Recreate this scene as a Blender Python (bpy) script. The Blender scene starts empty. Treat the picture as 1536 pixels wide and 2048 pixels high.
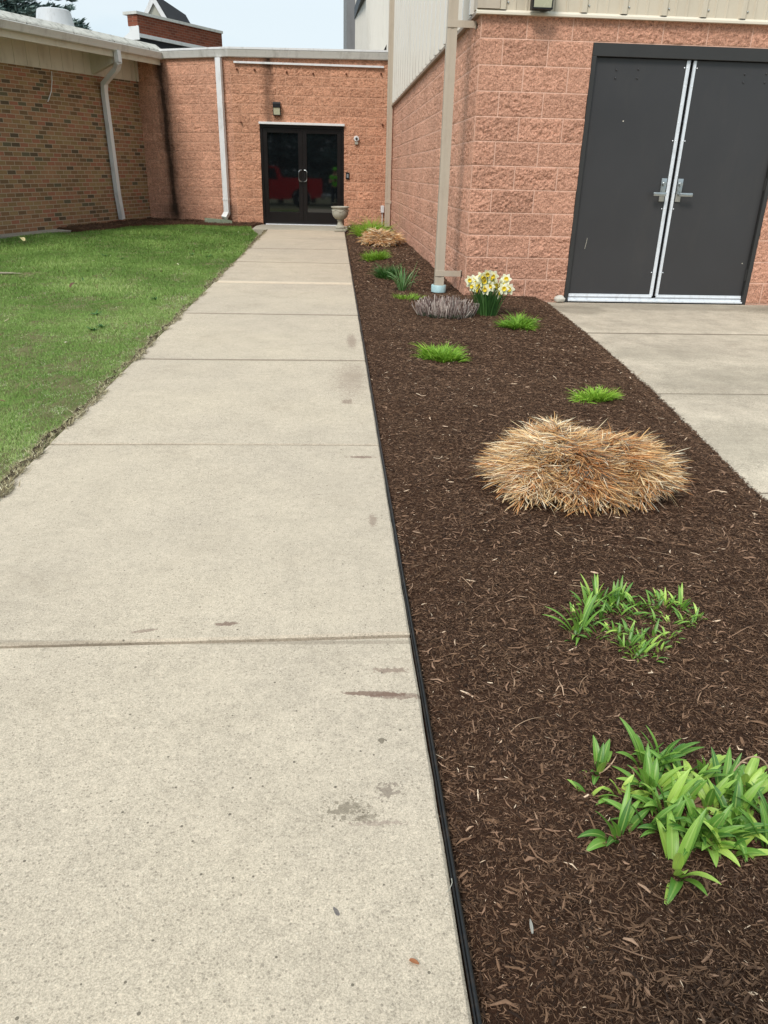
import bpy, bmesh, math, random
import numpy as np
from mathutils import Vector, Matrix
C = bpy.context.scene
COL = C.collection
rs = np.random.RandomState(7)
random.seed(7)
PI = math.pi

# ------------------------------------------------------------------ camera
yaw, pitch, roll, FPX, CH = -0.0707, 0.4260, 0.02567, 1523.6, 1.1926
cd = bpy.data.cameras.new("camera"); cam = bpy.data.objects.new("camera", cd); COL.objects.link(cam)
cd.sensor_fit = 'VERTICAL'; cd.sensor_height = 36; cd.lens = FPX / 2048 * 36
cd.clip_start = 0.05; cd.clip_end = 2000
cam.matrix_world = Matrix.Translation((0, 0, CH)) @ Matrix.Rotation(yaw, 4, 'Z') @ Matrix.Rotation(PI/2 - pitch, 4, 'X') @ Matrix.Rotation(roll, 4, 'Z')
C.camera = cam

# ------------------------------------------------------------------ light
SUN_EL, SUN_AZ = math.radians(48), math.radians(211)      # azimuth clockwise from +Y: the light comes from behind left
w = bpy.data.worlds.new("World"); C.world = w; w.use_nodes = True
wn = w.node_tree; wn.nodes.clear()
out = wn.nodes.new('ShaderNodeOutputWorld'); bg = wn.nodes.new('ShaderNodeBackground')
sky = wn.nodes.new('ShaderNodeTexSky'); sky.sky_type = 'NISHITA'; sky.sun_disc = False
sky.sun_elevation = SUN_EL; sky.sun_rotation = SUN_AZ
tc = wn.nodes.new('ShaderNodeTexCoord'); nz = wn.nodes.new('ShaderNodeTexNoise')
mp = wn.nodes.new('ShaderNodeMapping'); mp.inputs['Scale'].default_value = (1, 1, 3.0)
wn.links.new(tc.outputs['Generated'], mp.inputs['Vector']); wn.links.new(mp.outputs['Vector'], nz.inputs['Vector'])
nz.inputs['Scale'].default_value = 1.6; nz.inputs['Detail'].default_value = 5; nz.inputs['Roughness'].default_value = 0.55
cr = wn.nodes.new('ShaderNodeValToRGB'); cr.color_ramp.elements[0].position = 0.38; cr.color_ramp.elements[1].position = 0.60
cr.color_ramp.elements[0].color = (4.5, 6.2, 7.3, 1); cr.color_ramp.elements[1].color = (6.7, 7.5, 7.9, 1)
wn.links.new(nz.outputs['Fac'], cr.inputs['Fac'])
sz = wn.nodes.new('ShaderNodeSeparateXYZ'); wn.links.new(tc.outputs['Generated'], sz.inputs['Vector'])
zr = wn.nodes.new('ShaderNodeMapRange'); zr.inputs[1].default_value = 0.15; zr.inputs[2].default_value = 1.0; zr.inputs[3].default_value = 1.0; zr.inputs[4].default_value = 1.75   # overcast: brighter towards the zenith
wn.links.new(sz.outputs['Z'], zr.inputs[0]); vm = wn.nodes.new('ShaderNodeVectorMath'); vm.operation = 'SCALE'
wn.links.new(cr.outputs['Color'], vm.inputs[0]); wn.links.new(zr.outputs[0], vm.inputs['Scale'])
mx = wn.nodes.new('ShaderNodeMixRGB'); mx.inputs['Fac'].default_value = 0.88
wn.links.new(sky.outputs['Color'], mx.inputs['Color1']); wn.links.new(vm.outputs[0], mx.inputs['Color2'])
wn.links.new(mx.outputs['Color'], bg.inputs['Color']); bg.inputs['Strength'].default_value = 0.10
wn.links.new(bg.outputs['Background'], out.inputs['Surface'])
sd = bpy.data.lights.new("sun", 'SUN'); sun = bpy.data.objects.new("sun", sd); COL.objects.link(sun)
sd.energy = 2.2; sd.angle = math.radians(17); sd.color = (1.0, 0.94, 0.87)
sdir = Vector((math.sin(SUN_AZ)*math.cos(SUN_EL), math.cos(SUN_AZ)*math.cos(SUN_EL), math.sin(SUN_EL)))
sun.rotation_euler = sdir.to_track_quat('Z', 'Y').to_euler()
C.view_settings.view_transform = 'Standard'; C.view_settings.look = 'None'
C.view_settings.gamma = 1; C.view_settings.exposure = 0.35

# ------------------------------------------------------------------ node helpers
def s2l(*c):
    r = [(x/255/12.92 if x/255 <= 0.04045 else ((x/255+0.055)/1.055)**2.4) for x in c]
    return (r[0], r[1], r[2], 1)
class M:
    def __init__(s, name, rough=0.8, col=None, spec=0.3, metal=0.0):
        s.m = bpy.data.materials.new(name); s.m.use_nodes = True; s.nt = s.m.node_tree
        s.b = s.nt.nodes['Principled BSDF']; s.b.inputs['Roughness'].default_value = rough
        s.b.inputs['Specular IOR Level'].default_value = spec; s.b.inputs['Metallic'].default_value = metal
        if col: s.b.inputs['Base Color'].default_value = (*col[:3], 1)
    def n(s, t, props=None, **inp):
        nd = s.nt.nodes.new('ShaderNode'+t)
        for k, v in (props or {}).items(): setattr(nd, k, v)
        for k, v in inp.items():
            k = k.replace('_', ' ') if k not in nd.inputs else k
            if k.isdigit() or (k[0] == 'i' and k[1:].isdigit()): sock = nd.inputs[int(k.strip('i'))]
            else: sock = nd.inputs[k]
            if isinstance(v, bpy.types.NodeSocket): s.nt.links.new(v, sock)
            else: sock.default_value = v
        return nd
    def math(s, op, a, b=0.0, c=0.0, clamp=False):
        return s.n('Math', {'operation': op, 'use_clamp': clamp}, i0=a, i1=b, i2=c).outputs[0]
    def noise(s, vec, scale, detail=4, rough=0.55, dist=0.0):
        return s.n('TexNoise', Vector=vec, Scale=scale, Detail=detail, Roughness=rough, Distortion=dist).outputs['Fac']
    def ramp(s, fac, stops, interp='LINEAR'):
        r = s.n('ValToRGB', Fac=fac); e = r.color_ramp.elements; r.color_ramp.interpolation = interp
        while len(e) < len(stops): e.new(0.5)
        for k, (p, c) in enumerate(stops):
            e[k].position = p; e[k].color = c if hasattr(c, '__len__') else (c, c, c, 1)
        return r.outputs['Color']
    def mix(s, fac, a, b, mode='MIX'):
        return s.n('MixRGB', {'blend_type': mode}, Fac=fac, Color1=a, Color2=b).outputs['Color']
    def obj(s): return s.n('TexCoord').outputs['Object']
    def uv(s): return s.n('TexCoord').outputs['UV']
    def map(s, vec, scale=(1,1,1), loc=(0,0,0), rot=(0,0,0)):
        return s.n('Mapping', Vector=vec, Scale=scale, Location=loc, Rotation=rot).outputs['Vector']
    def attr(s, name): return s.n('Attribute', {'attribute_name': name}).outputs['Fac']
    def set(s, **k):
        for a, v in k.items():
            a = a.replace('_', ' ')
            if isinstance(v, bpy.types.NodeSocket): s.nt.links.new(v, s.b.inputs[a])
            else: s.b.inputs[a].default_value = v
    def bump(s, h, dist=0.01, strength=1.0, normal=None):
        nd = s.n('Bump', Height=h, Distance=dist, Strength=strength)
        if normal is not None: s.nt.links.new(normal, nd.inputs['Normal'])
        s.nt.links.new(nd.outputs['Normal'], s.b.inputs['Normal']); return nd.outputs['Normal']

def worn(name, col, rough=0.5, spec=0.4, metal=0.0, amp=0.12, scale=6, dirt=None, dirt_amt=0.3, bump=0.0):
    """painted or cast surface with uneven tone and some dirt"""
    m = M(name, rough, spec=spec, metal=metal); o = m.obj()
    n1 = m.noise(o, scale, 6, 0.6); n2 = m.noise(o, scale*9, 3, 0.6)
    f = m.math('MULTIPLY_ADD', n1, amp*2, 1-amp)
    c = m.mix(1.0, (*col[:3], 1), m.n('CombineXYZ', X=f, Y=f, Z=f).outputs[0], 'MULTIPLY')
    if dirt:
        d = m.ramp(m.noise(m.map(o, (1, 1, 0.35)), scale*1.7, 7, 0.7), [(0.52, 0), (0.75, dirt_amt)])
        c = m.mix(d, c, (*dirt[:3], 1))
    m.set(Base_Color=c, Roughness=m.math('MULTIPLY_ADD', n1, 0.25, rough-0.12, clamp=True))
    if bump: m.bump(n2, bump, 0.6)
    return m.m

# ------------------------------------------------------------------ object helpers
def tag(o, label=None, cat=None, group=None, kind=None):
    if label: o['label'] = label
    if cat: o['category'] = cat
    if group: o['group'] = group
    if kind: o['kind'] = kind
    return o
def link(name, me, mat=None, parent=None):
    o = bpy.data.objects.new(name, me); COL.objects.link(o)
    if mat: me.materials.append(mat)
    if parent: o.parent = parent
    return o
def thing(name, label, cat, loc=(0, 0, 0), rz=0.0, group=None):
    o = bpy.data.objects.new(name, None); COL.objects.link(o); o.location = loc; o.rotation_euler = (0, 0, rz)
    o.empty_display_size = 0.1
    return tag(o, label, cat, group)
def npmesh(name, V, F, attrs=None, smooth=False, uv=None):
    """fast mesh from arrays; F is (m,3) or (m,4), uv per vertex"""
    V = np.ascontiguousarray(V, dtype=np.float32); F = np.ascontiguousarray(F, dtype=np.int32)
    me = bpy.data.meshes.new(name); me.vertices.add(len(V)); me.vertices.foreach_set('co', V.ravel())
    k = F.shape[1]; me.loops.add(F.size); me.loops.foreach_set('vertex_index', F.ravel())
    me.polygons.add(len(F)); me.polygons.foreach_set('loop_start', np.arange(0, F.size, k, dtype=np.int32))
    if smooth: me.polygons.foreach_set('use_smooth', np.ones(len(F), dtype=bool))
    me.update(calc_edges=True)
    for nm, a in (attrs or {}).items():
        at = me.attributes.new(nm, 'FLOAT', 'POINT'); at.data.foreach_set('value', np.ascontiguousarray(a, dtype=np.float32))
    if uv is not None:
        l = me.uv_layers.new(name='UVMap'); l.data.foreach_set('uv', np.ascontiguousarray(np.asarray(uv, dtype=np.float32)[F.ravel()]).ravel())
    return me
class B:
    """bmesh collector"""
    def __init__(s): s.bm = bmesh.new(); s.uvl = None
    def quad(s, pts, uvs=None):
        vs = [s.bm.verts.new(p) for p in pts]; f = s.bm.faces.new(vs)
        if uvs:
            if s.uvl is None: s.uvl = s.bm.loops.layers.uv.new('UVMap')
            for l, u in zip(f.loops, uvs): l[s.uvl].uv = u
        return f
    def box(s, a, b, bev=0.0, M4=None):
        r = bmesh.ops.create_cube(s.bm, size=1.0); vs = r['verts']
        cx = [(a[i]+b[i])/2 for i in range(3)]; sz = [abs(b[i]-a[i]) for i in range(3)]
        for v in vs: v.co = Vector((v.co[0]*sz[0]+cx[0], v.co[1]*sz[1]+cx[1], v.co[2]*sz[2]+cx[2]))
        if bev:
            es = list({e for v in vs for e in v.link_edges})
            r2 = bmesh.ops.bevel(s.bm, geom=es, offset=bev, segments=2, affect='EDGES', profile=0.5)
            vs = list({v for f in r2['faces'] for v in f.verts} | {v for v in vs if v.is_valid})
        if M4 is not None: bmesh.ops.transform(s.bm, matrix=M4, verts=vs)
        return s
    def prism(s, prof, y0, y1, axis='y'):
        """closed profile of (a,b) pairs extruded along an axis"""
        def P(a, b, t): return {'y': (a, t, b), 'x': (t, a, b), 'z': (a, b, t)}[axis]
        A = [s.bm.verts.new(P(a, b, y0)) for a, b in prof]; Bv = [s.bm.verts.new(P(a, b, y1)) for a, b in prof]
        n = len(prof)
        for i in range(n): s.bm.faces.new((A[i], A[(i+1) % n], Bv[(i+1) % n], Bv[i]))
        s.bm.faces.new(A[::-1]); s.bm.faces.new(Bv); return s
    def sweep(s, pts, prof, up=Vector((0, 0, 1)), closed_prof=True):
        """profile (list of 2D) swept along a polyline with mitred corners"""
        pts = [Vector(p) for p in pts]; rings = []
        side0 = None
        for i, p in enumerate(pts):
            d0 = (p-pts[i-1]).normalized() if i > 0 else None
            d1 = (pts[i+1]-p).normalized() if i < len(pts)-1 else None
            t = ((d0 or d1)+(d1 or d0)).normalized()
            u = up if side0 is None else side0
            sd = t.cross(u)
            if side0 is None: sd = sd.normalized(); fixed = sd
            b2 = t.cross(fixed).normalized()
            k = 1.0
            if d0 and d1:
                c = max(0.3, math.cos(d0.angle(d1)/2)); k = 1/c
            rings.append([s.bm.verts.new(p+fixed*a+b2*b*k) for a, b in prof])
        n = len(prof)
        for i in range(len(rings)-1):
            for j in range(n if closed_prof else n-1):
                s.bm.faces.new((rings[i][j], rings[i][(j+1) % n], rings[i+1][(j+1) % n], rings[i+1][j]))
        if closed_prof: s.bm.faces.new(rings[0][::-1]); s.bm.faces.new(rings[-1])
        return s
    def tube(s, pts, r, n=8, r1=None):
        pts = [Vector(p) for p in pts]; rings = []; N = len(pts)
        for i, p in enumerate(pts):
            t = (pts[min(i+1, N-1)]-pts[max(i-1, 0)]).normalized()
            a = t.cross(Vector((0, 0, 1))); a = a.normalized() if a.length > 1e-3 else Vector((1, 0, 0)); b = t.cross(a)
            rr = r if r1 is None else r+(r1-r)*i/(N-1)
            rings.append([s.bm.verts.new(p+a*rr*math.cos(2*PI*k/n)+b*rr*math.sin(2*PI*k/n)) for k in range(n)])
        for i in range(N-1):
            for k in range(n): s.bm.faces.new((rings[i][k], rings[i][(k+1) % n], rings[i+1][(k+1) % n], rings[i+1][k]))
        s.bm.faces.new(rings[0][::-1]); s.bm.faces.new(rings[-1]); return s
    def lathe(s, prof, c=(0, 0, 0), n=32, flute=0.0, nf=0, fz=(0, 0)):
        rings = []
        for r, z in prof:
            ring = []
            for k in range(n):
                a = 2*PI*k/n; rr = r
                if flute and fz[0] < z < fz[1]: rr = r+flute*abs(math.sin(a*nf/2))
                ring.append(s.bm.verts.new((c[0]+rr*math.cos(a), c[1]+rr*math.sin(a), c[2]+z)))
            rings.append(ring)
        for i in range(len(rings)-1):
            for k in range(n): s.bm.faces.new((rings[i][k], rings[i][(k+1) % n], rings[i+1][(k+1) % n], rings[i+1][k]))
        s.bm.faces.new(rings[0][::-1]); s.bm.faces.new(rings[-1]); return s
    def done(s, name, mat, parent=None, smooth=False, M4=None):
        bmesh.ops.recalc_face_normals(s.bm, faces=s.bm.faces[:])
        if M4 is not None: s.bm.transform(M4)
        me = bpy.data.meshes.new(name); s.bm.to_mesh(me); s.bm.free()
        if smooth: me.polygons.foreach_set('use_smooth', np.ones(len(me.polygons), dtype=bool)); me.set_sharp_from_angle(angle=math.radians(40))
        return link(name, me, mat, parent)
def rectp(w, h): return [(-w/2, -h/2), (w/2, -h/2), (w/2, h/2), (-w/2, h/2)]
def smoothn(x, y, s=1.0, seed=0):
    """cheap smooth 2-D noise from sines"""
    r = np.random.RandomState(seed+11); v = 0*x
    for k in range(7):
        a = r.rand()*2*PI; f = s*(0.6+1.2*r.rand()); v = v+np.sin(f*(x*np.cos(a)+y*np.sin(a))+r.rand()*6.28)
    return v/4.0

def vnoise(x, y, seed):
    r = np.random.RandomState(seed); T = r.rand(256, 256); xi = np.floor(x).astype(int); yi = np.floor(y).astype(int); fx, fy = x-xi, y-yi; fx = fx*fx*(3-2*fx); fy = fy*fy*(3-2*fy)
    a = T[xi % 256, yi % 256]; b_ = T[(xi+1) % 256, yi % 256]; c_ = T[xi % 256, (yi+1) % 256]; d_ = T[(xi+1) % 256, (yi+1) % 256]
    return (a*(1-fx)+b_*fx)*(1-fy)+(c_*(1-fx)+d_*fx)*fy-.5
def relief(U, V, bw, rh, amp, seed, mort=.0055):
    """split faces standing proud of the mortar"""
    row = np.floor(V/rh).astype(int); off = np.where(row % 2, 0, bw*.5); col = np.floor((U+off)/bw).astype(int); x = U+off-bw*col; y = V-rh*row
    md = np.minimum(np.minimum(x, bw-x), np.minimum(y, rh-y)); e = np.clip((md-mort*.8)/.016, 0, 1); e = e*(2-e)
    T = np.random.RandomState(seed).rand(512); blk = T[(row*37+col*101) % 512]
    ca = .6+.8*blk; n = .30*vnoise(U*9+blk*50, V*9+blk*20, seed)+.40*vnoise(U*27, V*27, seed+1)+.80*vnoise(U*54, V*60, seed+2)+.85*vnoise(U*105, V*118, seed+3)
    # ridged term: conchoidal breaks run across each block
    rg = 1-2*np.abs(vnoise(U*9+blk*90, V*16+blk*33, seed+4)); n = n+.12*(rg-.6)
    return e*(.001+amp*(.22+n*ca+.12*(blk-.5)))
def block_wall(name, P0, P1, z0, z1a, z1b, nrm, u0, us, zs, holes, mat, parent, bw=.4064, rh=.2032, amp=.0125, seed=1, vtop=None, vscale=1.0, taper=(0, 0)):
    """wall from P0 to P1 with real split-face relief; us = list of (distance, spacing) breakpoints"""
    P0 = np.array(P0, float); P1 = np.array(P1, float); L = np.linalg.norm(P1-P0); d = (P1-P0)/L; nrm = np.array(nrm, float)
    def seg(b): o = [np.linspace(b[i][0], b[i+1][0], max(2, int((b[i+1][0]-b[i][0])/b[i][1])+1))[:-1] for i in range(len(b)-1)]; return np.concatenate(o+[[b[-1][0]]])
    S = seg(us); T = seg(zs); SS, TT = np.meshgrid(S, T, indexing='ij'); f = SS/L; zt = z1a+(z1b-z1a)*f
    top = TT[0, -1]; Z = np.where(TT < 0, TT, TT/top*zt); Vv = TT; U = u0[0]+u0[1]*SS
    D = relief(U, Vv, bw, rh, amp, seed); 
    for q, w_ in ((SS, taper[0]), (L-SS, taper[1])):
        if w_: D = D*np.clip(q/w_, 0, 1)**.6
    X = P0[0]+d[0]*SS+nrm[0]*D; Y = P0[1]+d[1]*SS+nrm[1]*D
    ny = SS.shape[1]; I = (np.arange(SS.shape[0]-1)[:, None]*ny+np.arange(ny-1)[None, :]).ravel(); F = np.stack([I, I+ny, I+ny+1, I+1], 1)
    cs = ((SS[:-1, :-1]+SS[1:, 1:])/2).ravel(); cz = ((TT[:-1, :-1]+TT[1:, 1:])/2).ravel(); keep = np.ones(len(F), bool)
    for (a, b_, c_, e_) in holes: keep &= ~((cs > a) & (cs < b_) & (cz > c_) & (cz < e_))
    F = F[keep]
    if np.dot(np.cross([d[0], d[1], 0], [0, 0, 1])[:2], nrm[:2]) < 0: F = F[:, ::-1]
    return link(name, npmesh(name, np.stack([X, Y, Z], 2).reshape(-1, 3), F, uv=np.stack([U.ravel(), Vv.ravel()], 1)), mat, parent)

# ------------------------------------------------------------------ materials: masonry and metal
def block_mat(name, base, dark, mort, bw=0.4064, rh=0.2032, grain=42, stains_streaks=(), mortar=0.0055, bumpd=0.035, moff=0.0, mstr=1.0):
    m = M(name, 0.92, spec=0.15); uv = m.uv(); uvm = m.map(uv, loc=(0, moff, 0))
    br = m.n('TexBrick', {'offset': 0.5, 'squash': 1.0}, Vector=uvm, Color1=(0, 0, 0, 1), Color2=(1, 1, 1, 1), Mortar=(.5, .5, .5, 1), Scale=1.0,
             Mortar_Size=mortar, Mortar_Smooth=0.3, Bias=0.0, Brick_Width=bw, Row_Height=rh)
    o = m.obj()
    g1 = m.noise(o, grain*1.9, 5, 0.7); g2 = m.noise(o, grain*0.5, 5, 0.6, 0.4); g3 = m.noise(o, 1.3, 4, 0.6)
    vo = m.n('TexVoronoi', {'feature': 'F1'}, Vector=m.n('VectorMath', {'operation': 'ADD'}, i0=o, i1=m.n('TexNoise', Vector=o, Scale=grain*.4).outputs['Color']).outputs[0], Scale=grain*0.45).outputs['Distance']
    c = m.ramp(m.math('MULTIPLY_ADD', g1, 0.72, m.math('MULTIPLY', g2, 0.28)), [(0.36, dark), (0.49, base), (0.62, tuple(min(1, x*1.38) for x in base[:3])+(1,))])
    tone = m.math('MULTIPLY_ADD', br.outputs['Color'], 0.20, 0.92); tone = m.math('MULTIPLY', tone, m.math('MULTIPLY_ADD', g3, 0.4, 0.80))
    c = m.mix(1.0, c, m.n('CombineXYZ', X=tone, Y=tone, Z=tone).outputs[0], 'MULTIPLY')
    c = m.mix(m.math('MULTIPLY', br.outputs['Fac'], 0.66*mstr), c, mort)
    sx = m.n('SeparateXYZ', Vector=uv); U, Vv = sx.outputs['X'], sx.outputs['Y']
    nst = m.noise(m.map(uv, (9, 2.2, 1)), 1.0, 6, 0.7)
    for (u0, u1w, z0, z1, hw, amt, col) in stains_streaks:        # soft-edged streak running down the wall
        uc = m.math('MULTIPLY_ADD', Vv, (u1w-u0)/(z1-z0), u0-(u1w-u0)/(z1-z0)*z0)
        d = m.math('ABSOLUTE', m.math('SUBTRACT', U, uc)); d = m.math('DIVIDE', d, hw)
        d = m.math('ADD', d, m.math('MULTIPLY_ADD', nst, 1.6, -0.8))
        f = m.math('SUBTRACT', 1.15, d, clamp=True)
        lo = m.n('MapRange', {'clamp': True}, Value=Vv, i1=z0-0.12, i2=z0+0.10, i3=0.0, i4=1.0).outputs[0]
        hi = m.n('MapRange', {'clamp': True}, Value=Vv, i1=z1-0.05, i2=z1+0.05, i3=1.0, i4=0.0).outputs[0]
        f = m.math('MULTIPLY', m.math('MULTIPLY', f, lo), m.math('MULTIPLY', hi, amt))
        c = m.mix(f, c, col)
    m.set(Base_Color=c)
    h = m.math('ADD', m.math('MULTIPLY', g2, 1.0), m.math('ADD', m.math('MULTIPLY', g1, 0.7), m.math('MULTIPLY', vo, 0.4)))
    h = m.math('MULTIPLY', h, m.math('SUBTRACT', 1.0, br.outputs['Fac'])); h = m.math('ADD', h, m.math('MULTIPLY', br.outputs['Fac'], 0.35))
    m.bump(h, bumpd*.35, 1.0)
    return m.m
MORT = s2l(232, 190, 168)
BLK_F = block_mat('split_face_block_front', s2l(200, 150, 126), s2l(140, 96, 78), MORT, stains_streaks=[(0.02, 0.02, -0.1, 0.22, 9.0, 0.0, s2l(60, 45, 36))])
BLK_S = block_mat('split_face_block_lit_side', s2l(210, 160, 136), s2l(158, 110, 90), MORT, stains_streaks=[(0.95, 0.78, 0.3, 2.35, 0.035, 0.35, s2l(90, 60, 50))])  # lit side: light put into a paler base; one slim darker upright streak
DK = s2l(40, 33, 28)
BLK_A = block_mat('split_face_block_far', s2l(196, 146, 119), s2l(140, 97, 76), s2l(222, 174, 146), bw=0.36, rh=0.1738, grain=26, mortar=0.008, mstr=0.8, bumpd=0.05,
                  stains_streaks=[(0.74, 0.70, 1.7, 3.3, 0.13, 0.55, s2l(70, 52, 42)), (0.80, 0.74, 2.75, 3.3, 0.07, 0.75, DK)])
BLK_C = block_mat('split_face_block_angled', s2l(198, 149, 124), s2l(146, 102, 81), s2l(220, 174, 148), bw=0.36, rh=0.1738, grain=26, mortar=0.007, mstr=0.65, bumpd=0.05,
                  stains_streaks=[(1.46, 1.56, 0.05, 3.05, 0.15, 0.90, s2l(40, 32, 27)), (1.5, 1.5, -0.05, 0.35, 0.35, 0.45, s2l(60, 50, 40)), (0.15, 0.15, -.05, 0.4, 0.25, 0.5, s2l(60, 50, 40))])

def brick_mat():
    m = M('mixed_red_brick', 0.88, spec=0.2); uv = m.uv()
    br = m.n('TexBrick', {'offset': 0.5}, Vector=uv, Color1=(0, 0, 0, 1), Color2=(1, 1, 1, 1), Mortar=(.5, .5, .5, 1), Scale=1.0,
             Mortar_Size=0.0065, Mortar_Smooth=0.2, Bias=0.0, Brick_Width=0.205, Row_Height=0.0695)
    c = m.ramp(br.outputs['Color'], [(0.0, s2l(98, 84, 70)), (0.06, s2l(140, 108, 82)), (0.22, s2l(162, 124, 96)), (0.36, s2l(146, 120, 88)), (0.50, s2l(158, 116, 92)),
                                     (0.62, s2l(156, 130, 96)), (0.74, s2l(122, 98, 76)), (0.84, s2l(162, 110, 90)), (0.96, s2l(106, 98, 80))], 'CONSTANT')
    o = m.obj(); g = m.noise(o, 60, 5, 0.7); g2 = m.noise(o, 3, 4, 0.6)
    t = m.math('MULTIPLY', m.math('MULTIPLY_ADD', g, 0.7, 0.65), m.math('MULTIPLY_ADD', g2, 0.4, 0.8))
    c = m.mix(1.0, c, m.n('CombineXYZ', X=t, Y=t, Z=t).outputs[0], 'MULTIPLY')
    c = m.mix(br.outputs['Fac'], m.mix(1.0, c, (.95, .95, .90, 1), 'MULTIPLY'), s2l(176, 160, 138))
    m.set(Base_Color=c)
    h = m.math('ADD', m.math('SUBTRACT', 1.0, br.outputs['Fac']), m.math('MULTIPLY', g, 0.35)); m.bump(h, 0.006, 1.0)
    return m.m
BRICK = brick_mat()
def far_brick():
    m = M('dark_red_brick', 0.9, spec=0.15); uv = m.uv()
    br = m.n('TexBrick', {'offset': 0.5}, Vector=uv, Color1=s2l(150, 84, 62), Color2=s2l(112, 62, 48), Mortar=s2l(140, 112, 96), Scale=1.0, Mortar_Size=0.008, Brick_Width=0.205, Row_Height=0.07)
    g = m.noise(m.obj(), 9, 6, 0.7); c = m.mix(m.math('MULTIPLY', g, 0.5), br.outputs['Color'], s2l(95, 50, 38)); m.set(Base_Color=c); return m.m
FBRICK = far_brick()
SIDING = worn('tan_ribbed_metal_side_sheen', s2l(206, 200, 190), rough=0.22, spec=0.6, amp=0.05, scale=1.5, dirt=s2l(150, 138, 120), dirt_amt=0.25)  # side sheets: whiteness of the reflection put into a paler base colour
SIDINGF = worn('tan_ribbed_metal_front', s2l(198, 186, 166), rough=0.5, spec=0.4, amp=0.07, scale=1.5, dirt=s2l(150, 136, 116), dirt_amt=0.35)
TRIM = worn('taupe_metal_trim', s2l(184, 170, 152), rough=0.42, spec=0.4, amp=0.06, scale=4, dirt=s2l(120, 104, 88), dirt_amt=0.3)
FLASH = worn('brown_shade_flashing', s2l(140, 122, 104), rough=0.45, spec=0.4, amp=0.08, scale=5)  # side flashing: its shade is put into a darker brown
FLASHW = worn('cream_lit_flashing', s2l(214, 204, 186), rough=0.45, spec=0.4, amp=0.06, scale=5)  # front flashing: the bright lit edge is painted as a paler copy
WHITE = worn('white_painted_aluminium', s2l(222, 222, 222), rough=0.42, spec=0.4, amp=0.07, scale=4, dirt=s2l(128, 120, 108), dirt_amt=0.45)
GUTTER = worn('grey_white_gutter', s2l(206, 204, 198), rough=0.5, spec=0.35, amp=0.08, scale=3, dirt=s2l(110, 104, 94), dirt_amt=0.5)
SOFFIT = worn('off_white_painted_board', s2l(206, 200, 184), rough=0.7, spec=0.2, amp=0.10, scale=3, dirt=s2l(130, 118, 98), dirt_amt=0.35)
MEMB = worn('stained_white_roof_membrane', s2l(186, 183, 174), rough=0.8, spec=0.2, amp=0.4, scale=7, dirt=s2l(70, 66, 58), dirt_amt=0.9)
ALU = worn('mill_aluminium', s2l(226, 229, 233), rough=0.38, spec=0.5, metal=0.25, amp=0.1, scale=14, dirt=s2l(110, 108, 104), dirt_amt=0.4)
STEEL = worn('satin_steel_hardware', s2l(170, 174, 174), rough=0.32, spec=0.5, metal=0.85, amp=0.1, scale=20)
DOORM = worn('charcoal_door_paint', s2l(57, 56, 57), rough=0.36, spec=0.4, amp=0.10, scale=2.2, dirt=s2l(84, 78, 72), dirt_amt=0.2)
FRAMEM = worn('charcoal_frame_paint', s2l(52, 51, 50), rough=0.45, spec=0.4, amp=0.06, scale=5)
BRONZE = worn('dark_bronze_aluminium', s2l(24, 20, 20), rough=0.35, spec=0.4, metal=0.2, amp=0.1, scale=6)
BLACK = worn('black_rubber', s2l(18, 18, 20), rough=0.5, spec=0.35, amp=0.2, scale=10)
EDGEM = worn('black_plastic_edging', s2l(14, 14, 15), rough=0.35, spec=0.4, amp=0.3, scale=12, dirt=s2l(70, 56, 46), dirt_amt=0.5)
CAST = worn('cast_stone', s2l(168, 164, 150), rough=0.9, spec=0.15, amp=0.2, scale=12, dirt=s2l(96, 92, 78), dirt_amt=0.6, bump=0.004)
GREENST = worn('weathered_green_concrete', s2l(140, 150, 130), rough=0.9, spec=0.15, amp=0.2, scale=12, dirt=s2l(90, 100, 78), dirt_amt=0.6, bump=0.004)
LENS = worn('frosted_lamp_glass', s2l(188, 186, 160), rough=0.25, spec=0.5, amp=0.1, scale=20)
DARKROOF = worn('dark_shingle', s2l(62, 60, 62), rough=0.9, spec=0.1, amp=0.25, scale=12, dirt=s2l(40, 40, 42), dirt_amt=0.5)
DARKMEM = worn('dark_fascia_and_recess_shade', s2l(40, 44, 52), rough=0.6, spec=0.3, amp=0.15, scale=4)  # dark trim; also paints the shade of the recess under the parapet
RUST = worn('rusty_bolt', s2l(92, 52, 34), rough=0.9, amp=0.3, scale=40)
STONE = worn('pale_stone', s2l(196, 190, 178), rough=0.9, spec=0.15, amp=0.25, scale=20, bump=0.006)

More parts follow.
